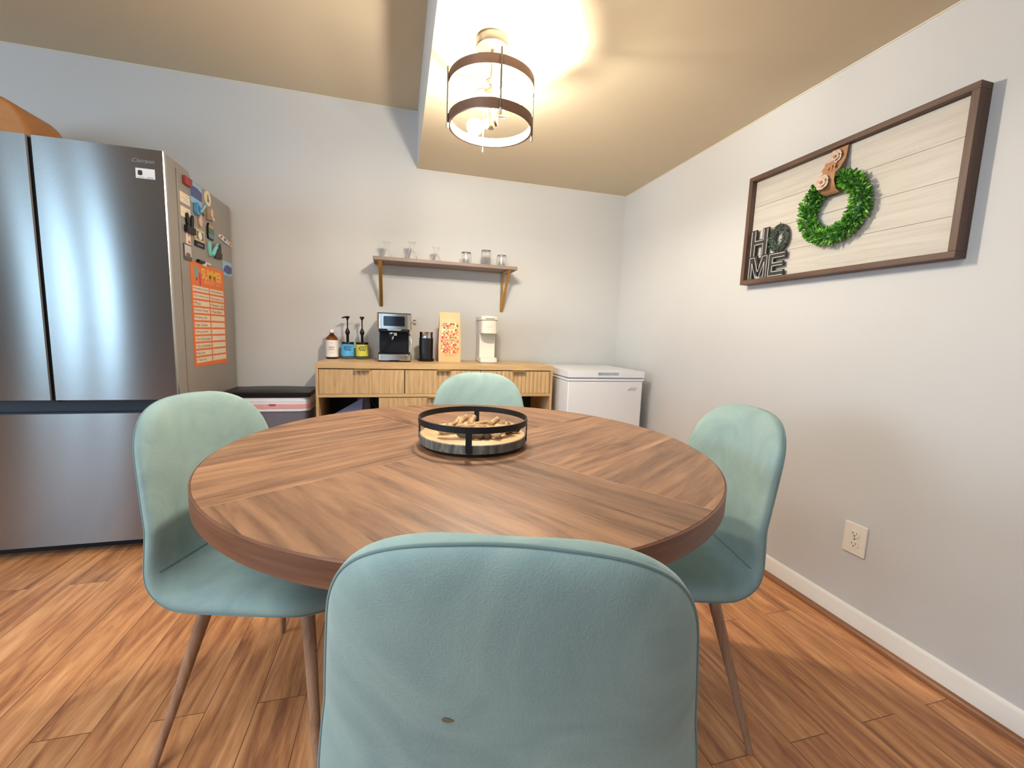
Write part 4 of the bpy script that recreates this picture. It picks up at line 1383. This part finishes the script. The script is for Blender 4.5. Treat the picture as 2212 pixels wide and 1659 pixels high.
MB().prism(dform(-0.056, 0.056, 0.0, 0.24, 0.020), up, 0.004, 0.034).build('drip_base', MT['cream'], t, smooth=40, bevel=0.003)
MB().prism(dform(-0.054, 0.054, 0.003, 0.238, 0.019), up, 0.0, 0.005).build('base_pad', MT['cream_dk'], t, smooth=40)
MB().box(-0.053, 0.053, 0.085, 0.238, 0.032, 0.20).build('column', MT['cream'], t, bevel=0.006)
MB().prism(dform(-0.053, 0.053, 0.0, 0.236, 0.036), up, 0.193, 0.276).build('brew_head', MT['cream'], t, smooth=40, bevel=0.002)
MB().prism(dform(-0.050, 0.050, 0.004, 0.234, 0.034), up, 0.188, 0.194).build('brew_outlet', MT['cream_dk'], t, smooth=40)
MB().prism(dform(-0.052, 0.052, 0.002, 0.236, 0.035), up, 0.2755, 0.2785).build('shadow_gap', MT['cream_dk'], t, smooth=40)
MB().prism(dform(-0.058, 0.058, -0.004, 0.240, 0.036), up, 0.278, 0.306).build('lid', MT['cream'], t, smooth=40, bevel=0.004)
MB().box(-0.030, 0.026, -0.010, 0.01, 0.287, 0.291).build('lid_grip', MT['cream_dk'], t, bevel=0.001)
mb = MB()
put_text(mb, 'KEURIG', lambda u, v, d=0: (u, -0.0006 - d + 0.036 * (1 - math.sqrt(max(0, 1 - (u / 0.053) ** 2))) * 0.55, v), -0.026, 0.232, 0.046, 0.008, 0.0002)
mb.build('lettering', mat('warm_grey_print', (196, 190, 176), 0.6), t, smooth=0)

# ------------------------------------------------------------------ wall shelf and glasses
SX0, SX1, SY0, SZ = -0.149, 0.767, 2.762, 1.502
t = thing('wall_shelf', 'grey-brown wooden wall shelf on two brass brackets above the sideboard', 'shelf', (SX0, DY, SZ))
ls = lambda mb: (setattr(mb, 'v', [(x - SX0, y - DY, z - SZ) for x, y, z in mb.v]), mb)[1]
ls(MB().box(SX0, SX1, SY0, DY, SZ - 0.0205, SZ)).build('board', MT['shelf'], t, bevel=0.001)
for xb in (-0.108, 0.714):
    mb = MB()
    w, th = 0.0105, 0.0028
    mb.box(xb - w, xb + w, SY0 + 0.012, DY - 0.0005, SZ - 0.0205 - 2 * th, SZ - 0.0205)
    mb.box(xb - w, xb + w, DY - 2 * th - 0.0005, DY - 0.0005, 1.212, SZ - 0.0205)
    a, c = Vector((0, SY0 + 0.012, SZ - 0.021)), Vector((0, DY - 0.003, 1.212))
    nrm = Vector((0, (c - a).z, -(c - a).y)).normalized() * th
    q = [a - nrm, a + nrm, c + nrm, c - nrm]
    mb.add([(xb - w, p.y, p.z) for p in q] + [(xb + w, p.y, p.z) for p in q], [(0, 1, 2, 3), (7, 6, 5, 4), (0, 4, 5, 1), (1, 5, 6, 2), (2, 6, 7, 3), (3, 7, 4, 0)])
    ls(mb).build('bracket', MT['brass'], t)

GY = 2.855
carafe = [(0, 0.0), (0.030, 0.0), (0.033, 0.004), (0.031, 0.020), (0.016, 0.052), (0.0125, 0.066), (0.014, 0.076), (0.0215, 0.088), (0.0235, 0.094),
          (0.0225, 0.0945), (0.0200, 0.0885), (0.0125, 0.077), (0.0110, 0.066), (0.0145, 0.052), (0.0290, 0.021), (0.0305, 0.006), (0, 0.005)]
g0 = thing('glass_carafe', 'flared glass carafe at the left end of the wall shelf', 'glass', (-0.069, GY, SZ + 0.0003), 0, 'glasses on the wall shelf')
g0.scale = (1.0, 1.0, 1.08)
MB().lathe(carafe, 40).build('bowl', MT['glass'], g0, smooth=50)
MB().lathe([(0.0215, 0.0935), (0.0240, 0.0935), (0.0240, 0.0965), (0.0215, 0.0965)], 40, closed=True).build('rim', MT['glass'], g0, smooth=50)
dup(g0, (0.084, GY, SZ + 0.0003), 0, 'tallest flared glass carafe, second from the left on the wall shelf').scale = (1.05, 1.05, 1.22)
dup(g0, (0.238, GY, SZ + 0.0003), 0, 'flared glass carafe nearest the tumblers on the wall shelf').scale = (0.95, 0.95, 1.0)
tum = lambda R, H: [(0, H), (R - 0.003, H), (R, H - 0.003), (R + 0.0025, 0.0), (R + 0.0005, 0.0), (R - 0.0025, H - 0.010), (0, H - 0.012)]
g1 = thing('tumbler', 'short upturned glass tumbler left of the tall one on the wall shelf', 'glass', (0.436, GY, SZ + 0.0003), 0, 'glasses on the wall shelf')
MB().lathe(tum(0.0325, 0.083), 40).build('bowl', MT['glass'], g1, smooth=40)
dup(g1, (0.679, GY, SZ + 0.0003), 0, 'short upturned glass tumbler at the right end of the wall shelf')
g2 = thing('tumbler', 'tall ribbed upturned glass tumbler between the two short ones', 'glass', (0.570, GY, SZ + 0.0003), 0, 'glasses on the wall shelf')
MB().lathe(tum(0.0325, 0.107), 14).build('bowl', MT['glass'], g2, smooth=0)

# ------------------------------------------------------------------ chest freezer
ZX0, ZX1, ZY0, ZY1 = 1.022, 1.556, 2.412, 2.945
t = thing('chest_freezer', 'small white chest freezer in the corner right of the sideboard', 'freezer', (ZX0, ZY0, 0))
lz = lambda mb: (setattr(mb, 'v', [(x - ZX0, y - ZY0, z) for x, y, z in mb.v]), mb)[1]
lz(MB().box(ZX0 + 0.004, ZX1 - 0.004, ZY0 + 0.006, ZY1, 0.02, 0.778)).build('cabinet', MT['white'], t, bevel=0.008, seg=3)
lz(MB().box(ZX0 + 0.0, ZX1 - 0.0, ZY0 + 0.002, ZY1, 0.779, 0.793)).build('rim', MT['white'], t, bevel=0.003)
lz(MB().box(ZX0 + 0.006, ZX1 - 0.006, ZY0 + 0.008, ZY1 - 0.004, 0.791, 0.804)).build('gasket', mat('grey_gasket', (150, 156, 172), 0.6), t)
HX0, HX1, HZ0, HZ1 = 1.226, 1.374, 0.811, 0.834
mb = MB()
mb.box(ZX0, ZX1, ZY0 + 0.022, ZY1, 0.802, 0.843)
mb.box(ZX0, HX0, ZY0, ZY0 + 0.022, 0.802, 0.843)
mb.box(HX1, ZX1, ZY0, ZY0 + 0.022, 0.802, 0.843)
mb.box(HX0, HX1, ZY0, ZY0 + 0.022, 0.802, HZ0)
mb.box(HX0, HX1, ZY0, ZY0 + 0.022, HZ1, 0.843)
ld = lz(mb).build('lid', MT['white'], t, weld=True)
lz(MB().box(HX0 + 0.0005, HX1 - 0.0005, ZY0 + 0.001, ZY0 + 0.020, HZ0, HZ0 + 0.004)).build('handle', MT['white'], ld, bevel=0.001)
for xx in (ZX0 + 0.09, ZX1 - 0.15):
    lz(MB().box(xx, xx + 0.06, ZY1 - 0.002, ZY1 + 0.022, 0.70, 0.83)).build('hinge', MT['white'], t, bevel=0.003)
for xx in (ZX0 + 0.03, ZX1 - 0.07):
    for yy in (ZY0 + 0.04, ZY1 - 0.08):
        lz(MB().box(xx, xx + 0.04, yy, yy + 0.04, 0.0, 0.02)).build('foot', MT['blackp'], t)
mb = MB()
fr = front(1.0, ZY0 + 0.0055, 0.0)
put_text(mb, 'ARCTIC', fr, 0.462, 0.7275, 0.050, 0.009, 0.0004, shear=0.4, bold=0.01)
put_text(mb, 'KING', fr, 0.466, 0.7165, 0.038, 0.009, 0.0004, shear=0.4, bold=0.01)
mb.prism([(0.440, 0.714), (0.450, 0.720), (0.466, 0.738), (0.462, 0.727), (0.458, 0.718)], fr, 0.0002, 0.0006)
lz(mb).build('logo', mat('silver_logo', (146, 148, 152), 0.35, 0.5), t, smooth=0)

# ------------------------------------------------------------------ framed plank panel with wreath and sign
PX = WX - 0.0005
Y0, Y1, Z0, Z1 = 0.903, 1.7262, 1.332, 1.8245
t = thing('wall_frame', 'wide dark walnut shadow frame with white planks on the right wall', 'picture frame', (PX, (Y0 + Y1) / 2, Z0))
lp = lambda mb: (setattr(mb, 'v', [(x - PX, y - (Y0 + Y1) / 2, z - Z0) for x, y, z in mb.v]), mb)[1]
fw, fx = 0.020, PX - 0.050
for z0, z1 in ((Z0, Z0 + fw), (Z1 - fw, Z1)):
    lp(MB().box(fx, PX, Y0, Y1, z0, z1)).build('rail', MT['frame'], t, bevel=0.001)
for y0, y1 in ((Y0, Y0 + fw), (Y1 - fw, Y1)):
    lp(MB().box(fx, PX, y0, y1, Z0 + fw, Z1 - fw)).build('stile', MT['frame_v'], t, bevel=0.001)
pxx = PX - 0.024
zs = [Z0 + fw, 1.461, 1.574, 1.689, Z1 - fw]
mb = MB()
for a, c in zip(zs, zs[1:]):
    mb.box(pxx, PX - 0.004, Y0 + fw, Y1 - fw, a + 0.0006, c - 0.0006)
pl = lp(mb).build('plank_panel', MT['plank'], t, bevel=0.0005)
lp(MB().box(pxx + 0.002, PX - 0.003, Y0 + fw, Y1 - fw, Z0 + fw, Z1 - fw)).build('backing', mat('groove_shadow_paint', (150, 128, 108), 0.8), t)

# wreath
WY, WZ, WXC = 1.298, 1.577, pxx - 0.030
t = thing('boxwood_wreath', 'round green boxwood wreath hanging in front of the white planks', 'wreath', (WXC, WY, WZ))
mb = MB()
rr = random.Random(5)
RM = 0.102
for k in range(2300):
    a = rr.uniform(0, 2 * PI)
    ph = rr.uniform(0, 2 * PI)
    rm = 0.024 * rr.uniform(0.6, 1.0)
    rad = Vector((0, math.cos(a), math.sin(a)))
    ctr = rad * RM
    outn = (rad * math.cos(ph) + Vector((1, 0, 0)) * math.sin(ph))
    base = ctr + outn * rm
    if abs(base.y - 0.011) < 0.030 and base.z > 0.04 and base.x < -0.004:
        continue
    tang = Vector((0, -math.sin(a), math.cos(a)))
    dirn = (outn * 1.0 + tang * rr.uniform(-0.3, 1.1) + Vector((rr.uniform(-.4, .4), rr.uniform(-.5, .5), rr.uniform(-.5, .5)))).normalized()
    if base.x + dirn.x * 0.02 > 0.028:
        dirn.x = -abs(dirn.x) * 0.4
        dirn.normalize()
    L, wd = rr.uniform(0.013, 0.022), rr.uniform(0.0030, 0.0050)
    sd = dirn.cross(Vector((rr.uniform(-1, 1), rr.uniform(-1, 1), rr.uniform(-1, 1)))).normalized()
    nn = dirn.cross(sd)
    vs = [base, base + dirn * L * .35 + sd * wd + nn * .0012, base + dirn * L * .75 + sd * wd * .9 + nn * .0012, base + dirn * L, base + dirn * L * .75 - sd * wd * .9 + nn * .0012, base + dirn * L * .35 - sd * wd + nn * .0012, base + dirn * L * .55 - nn * .0008]
    mb.add(vs, [(0, 1, 6), (1, 2, 6), (2, 3, 6), (3, 4, 6), (4, 5, 6), (5, 0, 6)], rr.choice([0, 0, 0, 1, 1, 2]))
mb.build('leaves', [MT['leaf1'], MT['leaf2'], MT['leaf3']], t, smooth=0)
ring = [(0, RM * math.cos(2 * PI * k / 48), RM * math.sin(2 * PI * k / 48)) for k in range(48)]
MB().tube(ring, 0.015, 12, closed=True).build('core', MT['leaf3'], t, smooth=60)

# burlap band that holds the wreath, with three fabric flowers
t = thing('burlap_band', 'tan burlap band with three fabric flowers holding the wreath at its top', 'ribbon', (pxx, 1.309, 1.804))
path = [(0.001, -0.001), (-0.010, -0.001), (-0.014, -0.006), (-0.019, -0.05), (-0.040, -0.085), (-0.062, -0.105), (-0.064, -0.135), (-0.050, -0.163), (-0.030, -0.172)]
mb = MB()
hwid = 0.0300
mb.add([(x, -hwid, z) for x, z in path] + [(x, hwid, z) for x, z in path] + [(x + 0.0022, -hwid, z - 0.001) for x, z in path] + [(x + 0.0022, hwid, z - 0.001) for x, z in path],
       [(i, i + 1, i + 10, i + 9) for i in range(8)] + [(i + 18, i + 27, i + 28, i + 19) for i in range(8)] + [(i, i + 18, i + 19, i + 1) for i in range(8)] + [(i + 9, i + 10, i + 28, i + 27) for i in range(8)])
mb.build('strap', MT['burlap'], t, smooth=50)
for fy, fz, fxx, m, rdd in ((0.006, -0.034, -0.020, 'petal_pale', 0.024), (0.010, -0.080, -0.040, 'petal_tan', 0.026), (0.010, -0.132, -0.068, 'petal_pale', 0.027)):
    mb = MB()
    for lay, (np_, rs) in enumerate(((6, 1.0), (5, 0.66))):
        for k in range(np_):
            a = 2 * PI * k / np_ + lay * 0.4
            c, s = math.cos(a), math.sin(a)
            R_ = rdd * rs

            def pet(i, j):
                q = (i - 0.5) * 1.25
                rad_ = R_ * (0.1 + 0.9 * j)
                ww = math.sin(PI * min(1, 0.25 + 0.7 * j)) ** 0.6
                yy, zz = rad_ * c - q * R_ * ww * s, rad_ * s + q * R_ * ww * c
                return (fxx - 0.003 - 0.004 * lay - 0.006 * j * j + 0.004 * (2 * i - 1) ** 2, fy + yy, fz + zz)
            mb.grid(pet, 6, 5)
    fl = mb.build('flower', MT[m], t, smooth=60)
    MB().add(*(lambda r: ([(fxx - 0.012 + r * 0.6 * math.sin(p) * -1 * 0.6, fy + r * math.cos(p) * math.cos(q), fz + r * math.cos(p) * math.sin(q)) for p in (0.0, 0.8, 1.4) for q in (2 * PI * k / 10 for k in range(10))],
                          [(i * 10 + k, i * 10 + (k + 1) % 10, (i + 1) * 10 + (k + 1) % 10, (i + 1) * 10 + k) for i in range(2) for k in range(10)] + [tuple(range(20, 30))]))(0.006)).build('flower_centre', MT['petal_tan'], fl, smooth=60)

# HOME sign standing on the lower rail
t = thing('home_sign', 'black HOME word sign with a leafy O, standing inside the wall frame', 'sign', (pxx - 0.012, 1.59, Z0 + fw + 0.0005))
# sign frame: u grows to the viewer's right (towards -Y), v up
sgf = lambda u, v, d=0.0: (-d, 0.098 - u, v)


def strokes(name_b, polys, lines):
    mb = MB()
    for p in polys:
        mb.prism(p, sgf, 0.0, 0.008)
    o = mb.build(name_b, MT['sign_black'], t)
    mb = MB()
    for (a, c) in lines:
        a, c = Vector(a), Vector(c)
        n_ = Vector((-(c - a).y, (c - a).x)).normalized() * 0.0009
        e = (c - a).normalized() * 0.0009
        mb.prism([tuple(a - n_ - e), tuple(c - n_ + e), tuple(c + n_ + e), tuple(a + n_ - e)], sgf, 0.008, 0.0086)
    mb.build('outline', MT['sign_white'], o, smooth=0)
    return o


# H (u 0..0.094, v .106...224)
hv0, hv1 = 0.104, 0.224
strokes('letter_h', [rect(-0.002, 0.030, hv0, hv1), rect(0.064, 0.096, hv0, hv1), rect(0.030, 0.064, 0.150, 0.178)],
        [((0.004, hv0 + .002), (0.004, hv1 - .006)), ((0.024, hv0 + .002), (0.024, 0.156)), ((0.024, 0.172), (0.024, hv1 - .006)),
         ((0.024, 0.172), (0.070, 0.172)), ((0.024, 0.156), (0.070, 0.156)), ((0.070, hv0 + .002), (0.070, 0.156)), ((0.070, 0.172), (0.070, hv1 - .006)), ((0.090, hv0 + .002), (0.090, hv1 - .006))])
# M
strokes('letter_m', [rect(-0.002, 0.026, 0.0, 0.104), rect(0.082, 0.106, 0.0, 0.104), [(0.020, 0.104), (0.044, 0.104), (0.062, 0.040), (0.054, 0.010), (0.046, 0.016)], [(0.088, 0.104), (0.068, 0.104), (0.048, 0.040), (0.054, 0.010), (0.064, 0.016)]],
        [((0.004, 0.002), (0.004, 0.098)), ((0.004, 0.098), (0.030, 0.098)), ((0.030, 0.098), (0.054, 0.030)), ((0.054, 0.030), (0.076, 0.098)), ((0.076, 0.098), (0.101, 0.098)), ((0.101, 0.098), (0.101, 0.002)),
         ((0.018, 0.002), (0.018, 0.074)), ((0.018, 0.074), (0.044, 0.004)), ((0.064, 0.004), (0.087, 0.074)), ((0.087, 0.074), (0.087, 0.002))])
# E
strokes('letter_e', [rect(0.108, 0.138, 0.0, 0.104), rect(0.138, 0.196, 0.076, 0.104), rect(0.138, 0.188, 0.042, 0.064), rect(0.138, 0.192, 0.0, 0.026)],
        [((0.113, 0.003), (0.113, 0.098)), ((0.113, 0.098), (0.190, 0.098)), ((0.131, 0.082), (0.190, 0.082)), ((0.131, 0.082), (0.131, 0.059)), ((0.131, 0.059), (0.182, 0.059)), ((0.131, 0.047), (0.182, 0.047)),
         ((0.131, 0.047), (0.131, 0.021)), ((0.131, 0.021), (0.186, 0.021)), ((0.113, 0.004), (0.186, 0.004))])
# leafy O
mb = MB()
oc, oa, ob = (0.150, 0.164), 0.033, 0.045
ringp = [(-0.004, 0.098 - (oc[0] + oa * math.cos(2 * PI * k / 40)), oc[1] + ob * math.sin(2 * PI * k / 40)) for k in range(40)]
O = MB().tube(ringp, 0.0165, 10, closed=True, flat=1.0)
O.v = [(max(-0.009, min(0.0, -0.004 + (x + 0.004) * 0.3)), y, z) for x, y, z in O.v]
oo = O.build('letter_o', MT['sign_black'], t, smooth=50)
rr = random.Random(9)
for k in range(170):
    a = rr.uniform(0, 2 * PI)
    q = rr.uniform(-0.014, 0.014)
    base = Vector((-0.008 - rr.uniform(0, 0.004), 0.098 - (oc[0] + (oa + q) * math.cos(a)), oc[1] + (ob + q) * math.sin(a)))
    dirn = Vector((-0.35, rr.uniform(-1, 1), rr.uniform(-1, 1))).normalized()
    sd = dirn.cross(Vector((1, 0.2, 0.1))).normalized()
    L, wd = rr.uniform(0.008, 0.014), 0.0025
    mb.add([base, base + dirn * L * .5 + sd * wd, base + dirn * L, base + dirn * L * .5 - sd * wd], [(0, 1, 2), (0, 2, 3)])
mb.build('leaves', MT['sage_leaf'], oo, smooth=0)

# ------------------------------------------------------------------ wall outlet
t = thing('wall_outlet', 'white duplex wall outlet low on the right wall', 'outlet', (WX, 1.0970, 0.3430))
of = lambda u, v, d=0.0: (-d, -u, v)
MB().prism(rrect(-0.0400, 0.0400, -0.059, 0.059, 0.004), of, 0.0, 0.006).build('cover_plate', MT['plastic_w'], t, bevel=0.003, seg=3, smooth=40)
for zc in (0.0195, -0.0195):
    face_ = [p for p in ell(0, zc, 0.0172, 0.0165, 0, 32)]
    face_ = [(u, max(zc - 0.0135, min(zc + 0.0135, v))) for u, v in face_]
    rc = MB().prism(face_, of, 0.005, 0.0078).build('receptacle', MT['plastic_w'], t, smooth=30, bevel=0.0006)
    sl = MB()
    sl.prism(rect(-0.0075, -0.0055, zc - 0.001, zc + 0.007), of, 0.0070, 0.0080)
    sl.prism(rect(0.0055, 0.0075, zc - 0.000, zc + 0.0065), of, 0.0070, 0.0080)
    sl.prism(ell(0, zc - 0.0065, 0.0026, 0.0026, 0, 14), of, 0.0070, 0.0080)
    sl.build('slots', MT['slot'], rc, smooth=0)
MB().prism(ell(0, 0, 0.0028, 0.0028, 0, 16), of, 0.005, 0.0072).build('screw', MT['nickel'], t)

bpy.context.view_layer.update()
